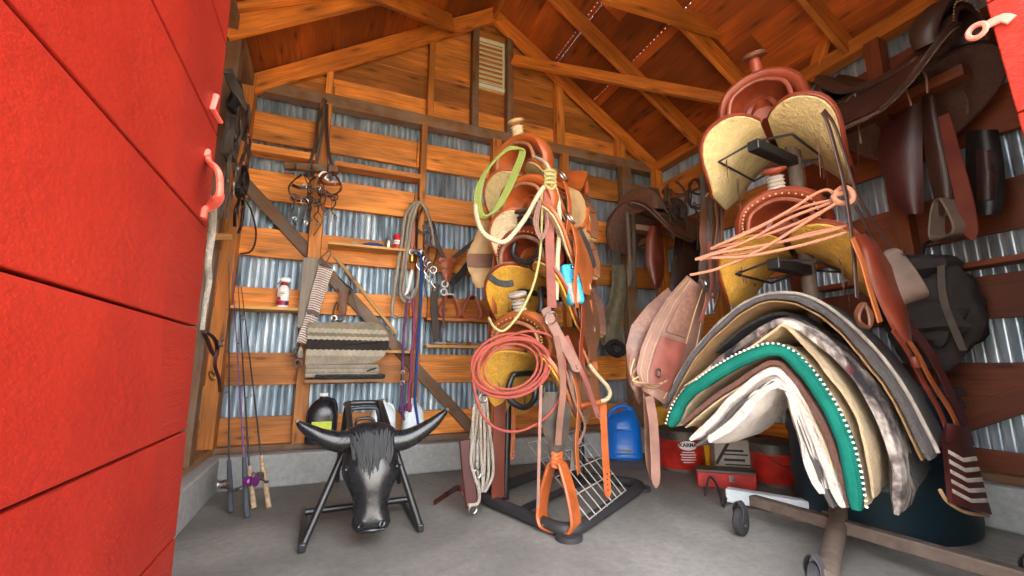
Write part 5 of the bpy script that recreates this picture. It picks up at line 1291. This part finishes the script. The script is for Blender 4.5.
# jugs on the footing
def jug(name, label, px, Y, z, w, dp, h, m, cap, lab=None, handle=True, yaw=0):
    c = aY(px, 420, Y); c.z = z; t = thing(name, label, 'jug', c); Mz = Matrix.Rotation(R_(yaw), 3, 'Z')
    b = MB(); rows = []
    sg = lambda v, p: math.copysign(abs(v)**p, v)
    for zz, k, e in ((0, .90, 4), (.02, 1, 4), (.55, 1, 4), (.64, .97, 3.4), (.76, .80, 2.8), (.86, .52, 2.2), (.92, .26, 2), (.965, .22, 2)):
        rows.append([c+Mz @ V((w/2*k*sg(math.cos(a), 2/e), dp/2*(k if k > .5 else max(k*w/dp, .2))*sg(math.sin(a), 2/e), zz*h)) for a in [2*math.pi*i/28 for i in range(28)]])
    b.quadgrid(rows, cv=True, flip=True); b.face(rows[0][::-1]); b.face(rows[-1]); b.build('body', M[m], t)
    b = MB(); b.lathe([(w*.135, h*.955), (w*.145, h*.96), (w*.145, h*1.02), (w*.12, h*1.03), (.001, h*1.03)], c, None, 16); b.build('cap', M[cap], t)
    if handle: b = MB(); b.rope([c+Mz @ V((w*.12, -dp*.05, h*.90)), c+Mz @ V((w*.34, -dp*.08, h*.86)), c+Mz @ V((w*.43, -dp*.1, h*.70)), c+Mz @ V((w*.44, -dp*.12, h*.6))], w*.06, k=9); b.build('handle', M[m], t)
    if lab: b = MB(); b.box(c+Mz @ V((0, -dp*.502, h*.30)), w*.62, .003, h*.30); b.build('label', M[lab], t)
    return t
jug('jug', 'black bottle with a yellow label behind the steer head left horn', 322, 3.36, .243, .20, .14, .32, 'blackjug', 'white', 'label_y')
jug('jug', 'milky white jug with a handle just behind the steer frame', 383, 3.36, .243, .17, .14, .27, 'whitejug', 'steel', None)
jug('jug', 'milky white jug standing behind the hanging coloured lead ropes', 413, 3.37, .243, .15, .13, .27, 'whitejug', 'white', None, False)

# ------------------------------------------------------------------ right side: floor things
def blue_jug():
    c = aZ(627, 460, 0)+V((.05, .10, 0)); t = thing('water_jug', 'big blue plastic water jug on the floor between the two racks', 'jug', c); Mz = Matrix.Rotation(R_(-32), 3, 'Z'); w, dp, h = .29, .27, .42
    sg = lambda v, p: math.copysign(abs(v)**p, v); rows = []
    for zz, k, e, off in ((0, .92, 3.5, 0), (.03, 1, 3.5, 0), (.10, 1, 3.5, 0), (.13, .97, 3.5, 0), (.50, .97, 3.4, 0), (.56, 1, 3.2, 0), (.66, .98, 3, 0), (.76, .86, 2.6, .0), (.84, .62, 2.3, .02), (.90, .36, 2.1, .05), (.93, .2, 2, .06)):
        rows.append([c+Mz @ V((w/2*k*sg(math.cos(a), 2/e)+off, dp/2*k*sg(math.sin(a), 2/e), zz*h)) for a in [2*math.pi*i/32 for i in range(32)]])
    b = MB(); b.quadgrid(rows, cv=True, flip=True); b.face(rows[0][::-1]); b.face(rows[-1]); bd = b.build('body', M['bluejug'], t)
    b = MB(); b.rope([c+Mz @ V((-.12, -.0, h*.66)), c+Mz @ V((-.11, -.01, h*.82)), c+Mz @ V((-.06, -.01, h*.95)), c+Mz @ V((.02, 0, h*.99)), c+Mz @ V((.07, 0, h*.9))], .022, k=10); b.build('handle', M['bluejug'], t)
    b = MB(); b.lathe([(.03, h*.90), (.034, h*.91), (.034, h*.98), (.0, h*.985)], c+Mz @ V((.06, 0, 0)), None, 16); b.build('cap', M['bluejug'], t)
    b = MB(); f = lambda x, z: c+Mz @ V((x, -dp*.488-.002, z))
    b.tube([f(*p) for p in ((-.085, .06), (-.085, .20), (-.06, .235), (.06, .235), (.085, .20), (.085, .06), (.07, .05), (-.07, .05))], .009, 8, True); b.build('raised_panel', M['bluejug'], bd)
    b = MB(); b.box(c+Mz @ V((0, -dp*.490, .075)), .11, .003, .02, Mz); b.build('scuffed_print', M['grey_cloth'], bd)
blue_jug()
def jerry(label, c, w, dp, h, m, yaw, name='fuel_can'):
    t = thing(name, label, 'fuel can', c); Mz = Matrix.Rotation(R_(yaw), 3, 'Z'); c = V(c)
    b = MB(); rbox(b, c+V((0, 0, h*.43)), w/2, dp/2, h*.43, Mz @ V((1, 0, 0)), Mz @ V((0, 1, 0)), V((0, 0, 1)), 7, 24, 16); b.build('body', M[m], t)
    b = MB(); b.strap([c+Mz @ V((-w*.38, 0, h*.82)), c+Mz @ V((-w*.30, 0, h*.97)), c+Mz @ V((w*.1, 0, h*.99)), c+Mz @ V((w*.2, 0, h*.84))], dp*.25, .02, side=Mz @ V((0, 1, 0))); b.build('handle', M[m], t)
    b = MB(); b.tube([c+Mz @ V((w*.33, 0, h*.82)), c+Mz @ V((w*.40, 0, h*.96))], .025, 12); b.build('spout_cap', M['blackdull'], t)
    b = MB()
    for s in (1, -1): b.tube([c+Mz @ V((s*w*.3, -dp*.505, h*.2)), c+Mz @ V((-s*w*.3, -dp*.505, h*.68))], .008, 6)
    b.build('pressed_cross', M[m], t)
jerry('yellow fuel can standing behind the blue water jug', aZ(660, 452, 0)+V((.0, -.05, 0)), .27, .22, .47, 'yellowjug', -30)
jerry('second yellow can half hidden behind the stacked saddle pads', (2.72, 2.62, 0), .26, .22, .40, 'yellowjug', -20)
def drum(label, c, r, h, oval=False):
    c = V(c); t = thing('metal_pail', label, 'pail', c)
    b = MB(); b.lathe([(r*.97, 0), (r, .006), (r, h*.70), (r*1.012, h*.71), (r*1.012, h*.73), (r, h*.74)], c, None, 36); bd = b.build('body', M['drumred'], t)
    b = MB(); b.lathe([(r*1.0, h*.72), (r*1.0, h*.90), (r*1.02, h*.91), (r*1.02, h*.95), (r*.9, h), (r*.3, h*1.03), (.001, h*1.03)], c, None, 36); b.build('lid', M['drumgrey'], t)
    b = MB(); b.lathe([(r*1.006, 0), (r*1.012, .008), (r*1.006, h*.08)], c, None, 36); b.build('bottom_rim', M['drumgrey'], bd)
    b = MB(); b.rope([c+V((-r*1.02, 0, h*.86)), c+V((-r*.7, -r*.80, h*.55)), c+V((0, -r*1.04, h*.50)), c+V((r*.7, -r*.80, h*.55)), c+V((r*1.02, 0, h*.86))], .004, k=6) if not oval else b.ring(c+V((0, 0, h*1.03)), .05, .006, (0, 1, 0)); b.build('bail', M['darksteel'], t)
    return t, bd
c1 = aZ(686, 474, 0)+V((.10, .14, 0)); r1, h1 = .165, .30
dr, db_ = drum('scuffed red metal pail with a white oval maker mark under the hanging blankets', c1, r1, h1, True)
va = math.atan2(-c1.y, -c1.x)+.30    # the mark looks toward the doorway
def cyl(a, z, o=.002): return c1+V((math.cos(va+a)*(r1+o), math.sin(va+a)*(r1+o), z))
ov = MB(); nO = 24; ctr = cyl(0, .19, .0025); rim_ = [cyl(.40*math.cos(2*math.pi*i/nO), .19+.032*math.sin(2*math.pi*i/nO), .0022) for i in range(nO)]
ov.quadgrid([[ctr]*nO, [ctr.lerp(p, .5)+(ctr-c1).normalized()*.003 for p in rim_], rim_], cv=True, flip=True); ov.build('oval_mark', M['white'], db_)
def text(s, size, M4, mat, parent, ext=.0006, bold=0, name='lettering'):
    cu = bpy.data.curves.new('txt', 'FONT'); cu.body = s; cu.size = size; cu.extrude = ext; cu.align_x = 'CENTER'; cu.align_y = 'CENTER'; cu.offset = bold
    tmp = bpy.data.objects.new('tmp', cu); COL.objects.link(tmp); dg = bpy.context.evaluated_depsgraph_get(); dg.update()
    me = bpy.data.meshes.new_from_object(tmp.evaluated_get(dg)); bpy.data.objects.remove(tmp); me.transform(M4); me.materials.clear(); me.materials.append(M[mat])
    o = bpy.data.objects.new(name, me); COL.objects.link(o); o.parent = parent
    if parent.type == 'EMPTY' or parent.parent is None: o.matrix_parent_inverse = Matrix.Translation(-parent.location)
    return o
def frame4(c, xdir, ndir):
    xdir = V(xdir).normalized(); ndir = V(ndir).normalized(); y = ndir.cross(xdir)
    m = Matrix((xdir, y, ndir)).transposed().to_4x4(); m.translation = c; return m
def bend_on_drum(o):
    for v in o.data.vertices:
        x, z, d = v.co.x, v.co.y, v.co.z; p = cyl(x/r1, z, .006+d); v.co = p
tx = text('KARMA', .036, Matrix.Translation((0, .194, 0)), 'ink', db_, bold=.0012); bend_on_drum(tx)
for i, wd in enumerate((.09, .11, .10, .11, .08)):
    b = MB(); z = .145-.017*i
    b.sheet(lambda u, v: cyl((u-.5)*wd/r1, z+(v-.5)*.006, .002), 8, 1, .001); b.build('small_print', M['white'], db_)
drum('smaller scuffed red pail with a grey lid right of the printed carton', aZ(775, 490, 0)+V((.14, .10, 0)), .135, .27)
# printed carton
c = V((2.66, 2.34, 0)); Mz = Matrix.Rotation(R_(-38), 3, 'Z'); t = thing('carton', 'worn grey white printed carton between the two red pails', 'box', c)
b = MB(); b.box(c+V((0, 0, .13)), .30, .20, .26, Mz); bx = b.build('body', M['card'], t, bevel=.004)
fx_ = Mz @ V((1, 0, 0)); fn = Mz @ V((0, -1, 0)); sn = Mz @ V((1, 0, 0))
for x, z, wd, hh in ((-.03, .19, .12, .014), (-.02, .165, .15, .010), (-.03, .13, .13, .016), (-.01, .10, .16, .008), (-.02, .08, .13, .008)):
    b = MB(); b.box(c+fx_*x+fn*.1010+V((0, 0, z)), wd, .002, hh, Mz); b.build('faded_print', M['ink'], bx)
b = MB(); b.ring(c+fx_*.10+fn*.1012+V((0, 0, .19)), .018, .005, fn, 14); b.build('round_logo', M['ink'], bx)
b = MB(); b.beam(c+fx_*-.145+fn*.101+V((0, 0, .10)), c+fx_*-.06+fn*.101+V((0, 0, .24)), .003, .02, up=fx_); b.build('stripe', M['ink'], bx)
for k in range(2):
    b = MB(); b.beam(c+sn*.151+fn*(.07-.07*k)+V((0, 0, .05)), c+sn*.151+fn*(.0-.07*k)+V((0, 0, .22)), .003, .02, up=fn); b.build('stripe', M['ink'], bx)
# red tool box and long grey fixture
c = aZ(730, 489, 0)+V((.03, .06, 0)); Mz = Matrix.Rotation(R_(-40), 3, 'Z'); t = thing('toolbox', 'low red metal box lying on the floor in front of the carton', 'tool box', c)
b = MB(); b.box(c+V((0, 0, .045)), .34, .13, .09, Mz); b.build('body', M['drumred'], t, bevel=.006)
b = MB(); b.box(c+V((0, 0, .098)), .345, .135, .016, Mz); b.build('lid', M['drumgrey'], t, bevel=.004)
b = MB(); b.box(c+Mz @ V((.03, -.068, .06)), .03, .008, .035, Mz); b.build('latch', M['steel'], t)
p, q = aZ(727, 494, .05), aZ(792, 505, .05); t = thing('light_fixture', 'long pale grey metal fixture lying on the floor with a black cord', 'light fixture', (p+q)/2)
b = MB(); b.beam(p, q+(q-p)*.25, .06, .07); b.build('housing', M['whitejug'], t, bevel=.005)
b = MB(); b.rope([p, p+V((-.05, -.03, -.03)), p+V((-.08, -.04, -.04)), p+V((-.02, .05, .04)), p+V((.0, .12, .06)), p+V((-.06, .10, -.03))], .006); b.build('cord', M['ink'], t)
# dark teal cabinet
c = V((2.60, 1.45, 0)); t = thing('barrel', 'dark teal barrel standing low behind the right saddle stand', 'barrel', c)
b = MB(); r = .36; b.lathe([(r*.93, .002), (r*.98, .02), (r, .06), (r, .18), (r*1.025, .20), (r*1.025, .225), (r, .245), (r, .40), (r*1.025, .42), (r*1.025, .445), (r, .465), (r, .60), (r*.97, .63)], c, None, 48); b.build('body', M['cabinet'], t)
b = MB(); b.lathe([(r*.98, .615), (r*1.03, .62), (r*1.03, .65), (r*.95, .66), (r*.90, .645), (.001, .64)], c, None, 48); b.build('lid', M['blackdull'], t)
b = MB(); b.lathe([(.03, .64), (.03, .665), (.001, .668)], c+V((-.2, -.1, 0)), None, 16); b.build('bung', M['darksteel'], t)

# ------------------------------------------------------------------ right side: tack hanging on the stand
def onpl(pt, nrm, x, y):
    d = ray(x, y); k = (V(pt)-CO).dot(V(nrm))/d.dot(V(nrm)); return CO+d*k
PLR = t2+ax*.10; NR = (ax*.9+V((0, -.35, 0))).normalized()
b = MB()
for k, pts in enumerate((((838, 199), (800, 208), (760, 226), (717, 246), (714, 248), (756, 238), (800, 222), (838, 203)), ((836, 201), (790, 218), (745, 242), (702, 257), (700, 259), (750, 252), (800, 236), (846, 226)), ((835, 196), (828, 190), (815, 194), (790, 210), (750, 232), (716, 246)), ((842, 228), (800, 238), (760, 246), (715, 254), (700, 260)), ((838, 202), (806, 222), (760, 250), (720, 268), (690, 275)), ((848, 232), (806, 244), (750, 256), (712, 258)))):
    b.rope([onpl(PLR+ax*(.012*k), NR, x, y) for x, y in pts], .0065, k=7)
b.rope([onpl(PLR+ax*.05, NR, x, y) for x, y in ((834, 194), (842, 188), (850, 190), (853, 198), (848, 203), (838, 202), (834, 196), (844, 193))], .011, k=8)
tag(b.build('lariat', M['r_pink']), 'salmon pink rope bunched across the lower red saddle of the right stand', 'rope')
hung('long dark narrow rein hanging from the uppermost right saddle', .98, ((822, 112), (828, 124), (836, 152), (846, 194), (853, 246), (857, 298)), .022, .006, 'l_dark', False)
hung('dark brown looped rein swinging out beside the pale grey stirrup', .99, ((824, 110), (834, 124), (844, 152), (858, 196), (878, 228), (896, 256), (890, 262), (872, 236), (856, 206)), .018, .006, 'l_dark', False)
t = thing('leather_fender', 'glossy red brown fender hanging from the lower right saddle beside a pale stirrup', 'fender', aY(905, 340, .96))
fpt = [(858, 236, 6), (868, 246, 9), (879, 270, 13), (890, 298, 14), (899, 322, 10), (906, 342, 5)]
def fsh(u, v):
    i = min(int(v*5), 4); q = v*5-i; a, c = fpt[i], fpt[i+1]
    return aY(lerp(a[0], c[0], q)+(2*u-1)*lerp(a[2], c[2], q)*.9, lerp(a[1], c[1], q)-(2*u-1)*2.5, .97-.02*math.sin(math.pi*u))
b = MB(); b.sheet(fsh, 8, 20, .010); b.build('panel', M['l_redbrown'], t)
b = MB(); b.strap(pY(.95, (852, 238), (862, 262), (870, 290), (880, 322)), .03, .007, side=(1, 0, 0)); b.build('strap', M['l_tan'], t)
t = thing('stirrup', 'pale worn bell stirrup hanging beside the red brown fender', 'stirrup', aY(905, 318, .98))
c0 = aY(886, 253, .99); Mt = Matrix.Rotation(R_(-14), 3, 'Y') @ Matrix.Rotation(R_(60), 3, 'Z')
Mt = Matrix.Rotation(R_(-24), 3, 'Y') @ Matrix.Rotation(R_(52), 3, 'Z')
b = MB(); stirrup(b, c0, .15, .20, .085, .012, Mt); b.build('bell', M['l_grey'], t)
b = MB(); b.lathe([(.012, 0), (.012, .006), (.004, .009), (.0005, .009)], c0+V((.0, -.055, -.012)), euler(90, 0, 0), 12); b.build('bolt', M['steel'], t)
b = MB()
for k in range(4): b.rope(pY(.955-.004*k, (861+k, 304), (856+k, 314), (860, 325-k), (869, 327), (872-k, 316), (866, 306)), .006, closed=True, k=6)
tag(b.build('leather_lace', M['l_brown']), 'small coil of brown lace hanging over the near edge of the pad pile', 'lace')
for i, (pts, w, m_, lab) in enumerate(((((893, 330), (908, 352), (922, 380), (938, 408), (946, 428)), .026, 'l_redbrown', 'left of the two long red brown straps running down to the chevron cinch'), (((900, 330), (916, 352), (932, 382), (950, 410), (958, 428)), .026, 'l_tan', 'right of the two long red brown straps running down to the chevron cinch'), (((905, 322), (928, 350), (944, 380), (958, 410), (966, 424)), .05, 'l_maroon', 'broad dark maroon strap hanging furthest right behind the two long straps'))):
    hung(lab, .94+.02*i, pts, w, .007, m_, False)
b = MB(); b.lathe([(.012, -.02), (.014, -.016), (.014, .016), (.012, .02)], aY(915, 362, .925), euler(0, 0, 0) @ euler(0, -20, 0), 12); tag(b.build('leather_keeper', M['l_redbrown']), 'small rolled leather keeper on the left long strap', 'keeper')
t = thing('web_cinch', 'brown and cream chevron woven cinch at the lower right of the pad pile', 'cinch', aY(970, 515, .93))
cpt = [(938, 936, 962, 426), (934, 971, 443), (945, 989, 511)]
def cin(u, v): return aY(lerp(lerp(943, 950, v), lerp(970, 989, v), u), lerp(lerp(438, 503, v), lerp(444, 514, v), u)+0*u, .935-.012*math.sin(math.pi*u))
b = MB(); b.sheet(cin, 12, 20, .016); b.build('webbing', M['l_maroon'], t)
for k in range(5):
    v0 = .17+.15*k
    for s in (0, 1):
        b = MB(); b.sheet(lambda u, v: cin(.02+.48*u+.48*s, v0+.06*v+(.075*u if s == 0 else .075*(1-u)))+V((0, -.0095, 0)), 6, 2, .003); b.build('chevron_stripe', M['f_beige'], t)
b = MB(); b.sheet(lambda u, v: aY(lerp(lerp(946, 943, v), lerp(966, 971, v), u), lerp(424, 442, v)+3*u, .93-.014*math.sin(math.pi*u)), 8, 5, .022); b.build('end_piece', M['l_maroon'], t)
b = MB(); b.rope(pY(.95, (940, 490), (948, 502), (965, 512), (988, 516)), .006); b.build('backing_edge', M['l_pale'], t)
# tooled fenders on the far side
t = thing('leather_chaps', 'pinkish brown tooled leather fenders hanging left of the pad pile', 'leather', aY(665, 400, 1.85))
A_ = [(697, 284, 10), (686, 305, 18), (676, 330, 24), (668, 355, 27), (660, 378, 24), (655, 398, 12)]
def lf(tab, Y, sl=0.0):
    def f(u, v):
        n_ = len(tab)-1; i = min(int(v*n_), n_-1); q = v*n_-i; a, c = tab[i], tab[i+1]
        return aY(lerp(a[0], c[0], q)+(2*u-1)*lerp(a[2], c[2], q), lerp(a[1], c[1], q)+(2*u-1)*sl, Y-.04*math.sin(math.pi*u))
    return f
fa = lf(A_, 1.84, 8)
b = MB(); b.sheet(fa, 14, 24, .012); pa = b.build('front_fender', M['l_pink'], t)
b = MB(); b.sheet(lambda u, v: fa(.30+.38*u, .04+.40*v)+V((0, -.010, 0)), 8, 12, .006); b.build('tooled_strip', M['t_pink'], pa)
b = MB(); b.sheet(lambda u, v: fa(.24+.5*u, .48+.42*v)+V((0, -.010, 0)), 8, 12, .005); b.build('suede_patch', M['l_rose'], pa)
b = MB()
for u in (.06, .2, .74, .94): b.tube([fa(u, k/16*.95+.02)+V((0, -.009, 0)) for k in range(17)], .003, 5)
b.build('stitching', M['l_pale'], pa)
B2 = [(676, 300, 8), (662, 318, 15), (650, 338, 19), (643, 358, 17), (638, 378, 10), (634, 392, 5)]
b = MB(); b.sheet(lf(B2, 1.93, 12), 10, 20, .012); b.build('rear_fender', M['t_pink'], t)
b = MB(); b.strap(pY(1.80, (649, 396), (653, 420), (655, 450), (656, 488)), .055, .007, side=(1, 0, 0), rf=lambda q: (1, 1) if q < .93 else (max(.1, (1-q)/.07), 1)); b.build('hanging_strap', M['l_pink'], t)
b = MB(); b.strap(pY(1.85, (645, 392), (647, 425), (648, 460), (652, 478)), .03, .006, side=(1, 0, 0)); b.build('hanging_strap', M['l_dusty'], t)
for k in range(5):
    b = MB(); b.rope(pY(1.79-.006*k, (632+k*2, 350+k*9), (630+k, 372+k*3), (640+k*3, 384), (654, 388-k), (668-k*2, 380+k)), .0045, k=6); b.build('lace', M['l_pale'] if k % 2 else M['l_pink'], t)
b = MB(); b.ring(aY(659, 373, 1.78), .02, .004, (.3, -1, 0)); b.build('ring', M['steel'], t)
b = MB(); b.ring(aY(704, 283, 1.72), .028, .007, (.5, -1, .3)); b.build('ring', M['steel'], t)
t = thing('fringed_chinks', 'bundle of grey brown fringed leather hanging left of the upper right saddles', 'chaps', aY(715, 300, 1.85))
rn = random.Random(21)
for k in range(12):
    x0 = 704+rn.uniform(0, 17); b = MB()
    b.strap(pY(1.86+rn.uniform(-.04, .04), (x0+rn.uniform(-3, 3), 172+rn.uniform(0, 10)), (x0+rn.uniform(-3, 3), 205), (x0+rn.uniform(-4, 4), 238), (x0-2+rn.uniform(-4, 4), 268+rn.uniform(-10, 10)), (x0-6+rn.uniform(-5, 5), 290+rn.uniform(-8, 14))), rn.uniform(.018, .045), .010, side=V((1, rn.uniform(-1, 1), 0))); b.build('fringe', M[rn.choice(['l_drygrey', 'l_drygrey', 'l_brown', 'l_dusty'])], t)
b = MB(); b.rope(pY(1.78, (706, 196), (712, 192), (720, 198), (728, 200), (736, 205), (739, 203)), .006); b.build('tie_lace', M['l_pale'], t)
hung('narrow faded strap hanging in front of the tooled fenders beside the yellow fleece', 1.74, ((709, 240, 1.83), (710, 262), (712, 285), (706, 305), (700, 322)), .022, .005, 'l_rose', False)
hung('thin brown strap hanging close to the charcoal pad edge', 1.76, ((716, 244, 1.83), (717, 270), (719, 292), (714, 312)), .016, .005, 'l_brown', False)

# ------------------------------------------------------------------ saddles on the walls, the pack
t = make_saddle('western_saddle', 'very dark old saddle on the right wall with a pale grey stirrup', (2.63, 1.10, 2.13), -90, 'l_dark', 't_dark', 'f_brown', seat='l_dark', cap='l_dark', stir='l_grey', fenders=((-1, 0, 0), (1, 0, 0)), seed=31, scale=1.0, ring=False)
t = thing('leather_fender', 'big dark maroon fender and pale stirrup hanging down the right wall', 'fender', aX(935, 250, 2.7))
D_ = [(910, 100, 14), (903, 125, 20), (900, 150, 22), (903, 175, 20), (908, 198, 15), (914, 214, 8)]
def lx(tab, X, sl=0):
    def f(u, v):
        n_ = len(tab)-1; i = min(int(v*n_), n_-1); q = v*n_-i; a, c = tab[i], tab[i+1]
        return aX(lerp(a[0], c[0], q)+(2*u-1)*lerp(a[2], c[2], q), lerp(a[1], c[1], q)+(2*u-1)*sl, X-.03*math.sin(math.pi*u))
    return f
b = MB(); b.sheet(lx(D_, 2.70), 10, 20, .012); b.build('fender', M['l_maroon'], t)
E2 = [(930, 95, 7), (933, 120, 9), (938, 150, 12), (943, 178, 13), (946, 200, 10), (946, 215, 5)]
b = MB(); b.sheet(lx(E2, 2.64), 8, 18, .012); b.build('stirrup_leather', M['l_dark'], t)
b = MB(); stirrup(b, aX(943, 200, 2.62), .13, .18, .075, .012, Matrix.Rotation(R_(62), 3, 'Z')); b.build('stirrup', M['l_grey'], t)
b = MB(); b.strap([aX(x, y, 2.60) for x, y in ((944, 115), (952, 150), (962, 190), (968, 215), (973, 240))], .055, .007, side=(0, 1, 0), rf=lambda q: (.75+.35*math.sin(q*3) if q < .93 else max(.15, (1-q)/.07), 1)); b.build('red_strap', M['l_redbrown'], t)
t = thing('leather_fender', 'nearly black tooled fender hanging furthest right on the right wall', 'fender', aX(985, 215, 2.8))
b = MB(); b.sheet(lx([(982, 130, 15), (985, 160, 18), (986, 190, 19), (986, 215, 14)], 2.82), 8, 14, .012); b.build('panel', M['l_black'], t)
b = MB(); b.sheet(lx([(984, 150, 10), (986, 175, 12), (986, 200, 11)], 2.805), 6, 8, .006); b.build('tooled_patch', M['t_dark'], t)
t = thing('rolled_cantle_bag', 'long flat dark leather bag strapped behind the old right wall saddle', 'saddle bag', aX(850, 115, 2.85))
b = MB(); b.rope([aX(822, 104, 2.86), aX(850, 103, 2.84), aX(885, 100, 2.82), aX(915, 96, 2.80)], .085, k=14, rf=lambda q: .7+.45*math.sin(math.pi*min(1, q*.8+.15))); b.build('bag', M['l_brown'], t)
for px in (834, 876):
    b = MB(); c = aX(px, 103, 2.84); b.ring(c, .095, .009, (.1, 1, 0), 18); b.build('strap', M['l_black'], t)
b = MB(); b.rope([aX(838, 78, 2.9), aX(862, 86, 2.88), aX(888, 84, 2.86)], .03, rf=lambda q: .5+.8*math.sin(math.pi*min(1, q+.1))); tag(b.build('rolled_slicker', M['l_dark']), 'small dark roll lying on top of the right wall saddle bag', 'roll')
t = thing('backpack', 'dark canvas backpack hanging low on the right wall behind the long straps', 'backpack', aX(930, 350, 2.8))
cb_ = aX(930, 312, 2.80)
b = MB(); b.ell(cb_, .17, .20, .25, n=30, m=20, bump=.32, seed=3); b.build('body', M['canvas'], t)
b = MB(); b.ell(cb_+V((-.10, -.02, -.05)), .10, .15, .12, n=18, m=10, bump=.4, seed=8); b.build('pocket', M['canvas'], t)
b = MB(); b.ell(cb_+V((-.04, .02, .22)), .13, .18, .07, n=18, m=10, bump=.3, seed=9); b.build('flap', M['canvas'], t)
b = MB(); b.strap([cb_+V((-.14, -.13, .2)), cb_+V((-.19, -.14, .02)), cb_+V((-.15, -.16, -.2))], .03, .006, side=(0, 1, 0)); b.build('strap', M['l_drygrey'], t)
b = MB(); b.rope([cb_+V((0, 0, .26)), cb_+V((.06, 0, .36)), cb_+V((.2, 0, .40))], .01); b.build('hang_loop', M['l_black'], t)
# corner saddle
make_saddle('western_saddle', 'dusty brown saddle in the far right corner behind the racks', (2.62, 2.96, 1.98), 20, 'l_drygrey', 't_brown', 'f_brown', seat='l_brown', cap='l_drygrey', stir='l_grey', fenders=((-1, 0, 0), (1, 0, 0)), seed=41, scale=1.0, ring=False)
t = thing('wall_saddle_bracket', 'timber bracket carrying the dusty saddle in the far right corner', 'bracket', (2.75, 3.25, 1.94))
b = MB(); b.beam((2.38, 2.97, 1.945), (2.95, 2.97, 1.945), .09, .05); b.build('pole', M['woodold'], t, sm=False)
b = MB(); b.beam((2.66, 2.97, 1.90), (2.66, 3.42, 1.90), .06, .05); b.build('bracket', M['woodold'], t, sm=False)
t = thing('wall_saddle_bracket', 'dark timber bracket carrying the old saddle on the right wall', 'bracket', (2.95, 1.1, 2.08))
b = MB(); b.beam((2.63, .85, 2.09), (2.63, 1.42, 2.09), .09, .05); b.build('pole', M['woodshaded'], t, sm=False)
b = MB(); b.beam((2.63, 1.2, 2.05), (3.06, 1.2, 2.06), .06, .05); b.build('bracket', M['woodshaded'], t, sm=False)
t = thing('leather_fender', 'rusty brown bottle shaped fender hanging under the corner saddle', 'fender', aY(656, 275, 2.8))
b = MB(); b.sheet(lf([(655, 226, 5), (654, 240, 8), (655, 262, 9), (656, 278, 7), (656, 288, 3)], 2.78), 8, 16, .012); b.build('panel', M['l_redbrown'], t)
b = MB(); b.strap(pY(2.77, (656, 284), (658, 300), (664, 308), (662, 318)), .03, .01, side=(1, 0, 0)); b.build('stirrup_leather', M['l_drygrey'], t)
hung('grey strap hanging leftmost under the corner saddle', 2.80, ((627, 212), (629, 240), (630, 270), (629, 286)), .03, .006, 'l_grey', False)
hung('second grey strap hanging under the corner saddle', 2.82, ((633, 214), (634, 244), (634, 272), (632, 285)), .03, .006, 'l_drygrey', False)
hung('dark strap hanging right of the rusty fender under the corner saddle', 2.80, ((676, 215), (676, 238), (674, 256)), .02, .006, 'l_dark', False)
bridle('brown bridle draped over the dusty corner saddle', aY(673, 182, 2.72), .28, .36, 'l_brown', seed=51, metal='darksteel', dense=1)
bridle('dark bridle hanging from the right end of the corner saddle', aY(693, 180, 2.74), .22, .42, 'l_dark', seed=52, metal='darksteel', dense=2)
t = thing('leather_fender', 'dark grey brown leather skirt hanging right under the corner saddle', 'fender', aY(690, 280, 2.86))
b = MB(); b.sheet(lf([(690, 224, 10), (690, 245, 15), (688, 265, 16), (682, 288, 12), (676, 302, 6)], 2.88), 8, 16, .012); b.build('panel', M['l_dark'], t)
t = thing('canvas_chaps', 'olive grey work chaps hanging on the fifth post behind the left rack', 'chaps', aY(618, 330, 3.3))
b = MB(); b.sheet(lambda u, v: aY(lerp(lerp(612, 602, v), lerp(624, 624, v), u)+2*math.sin(v*6), lerp(265, 345, v), 3.30-.03*math.sin(u*9+v*3)*v), 14, 18, .01); b.build('cloth', M['grey_olive'], t); b = MB(); p = aY(618, 267, 3.30); b.tube([p+V((0, -.02, 0)), p+V((0, .12, 0))], .005, 6); b.build('nail', M['steel'], t)
t = thing('work_gloves', 'dark rubber gloves hooked on the fifth post above the blue water jug', 'gloves', aY(617, 350, 3.25))
b = MB(); b.rope(pY(3.22, (608, 346), (613, 342), (620, 344), (624, 350), (618, 355), (611, 352)), .025, closed=True, k=9); b.build('glove', M['canvas'], t); b = MB(); p = aY(616, 343, 3.22); b.tube([p+V((0, -.02, 0)), p+V((0, .2, 0))], .005, 6); b.build('nail', M['steel'], t)
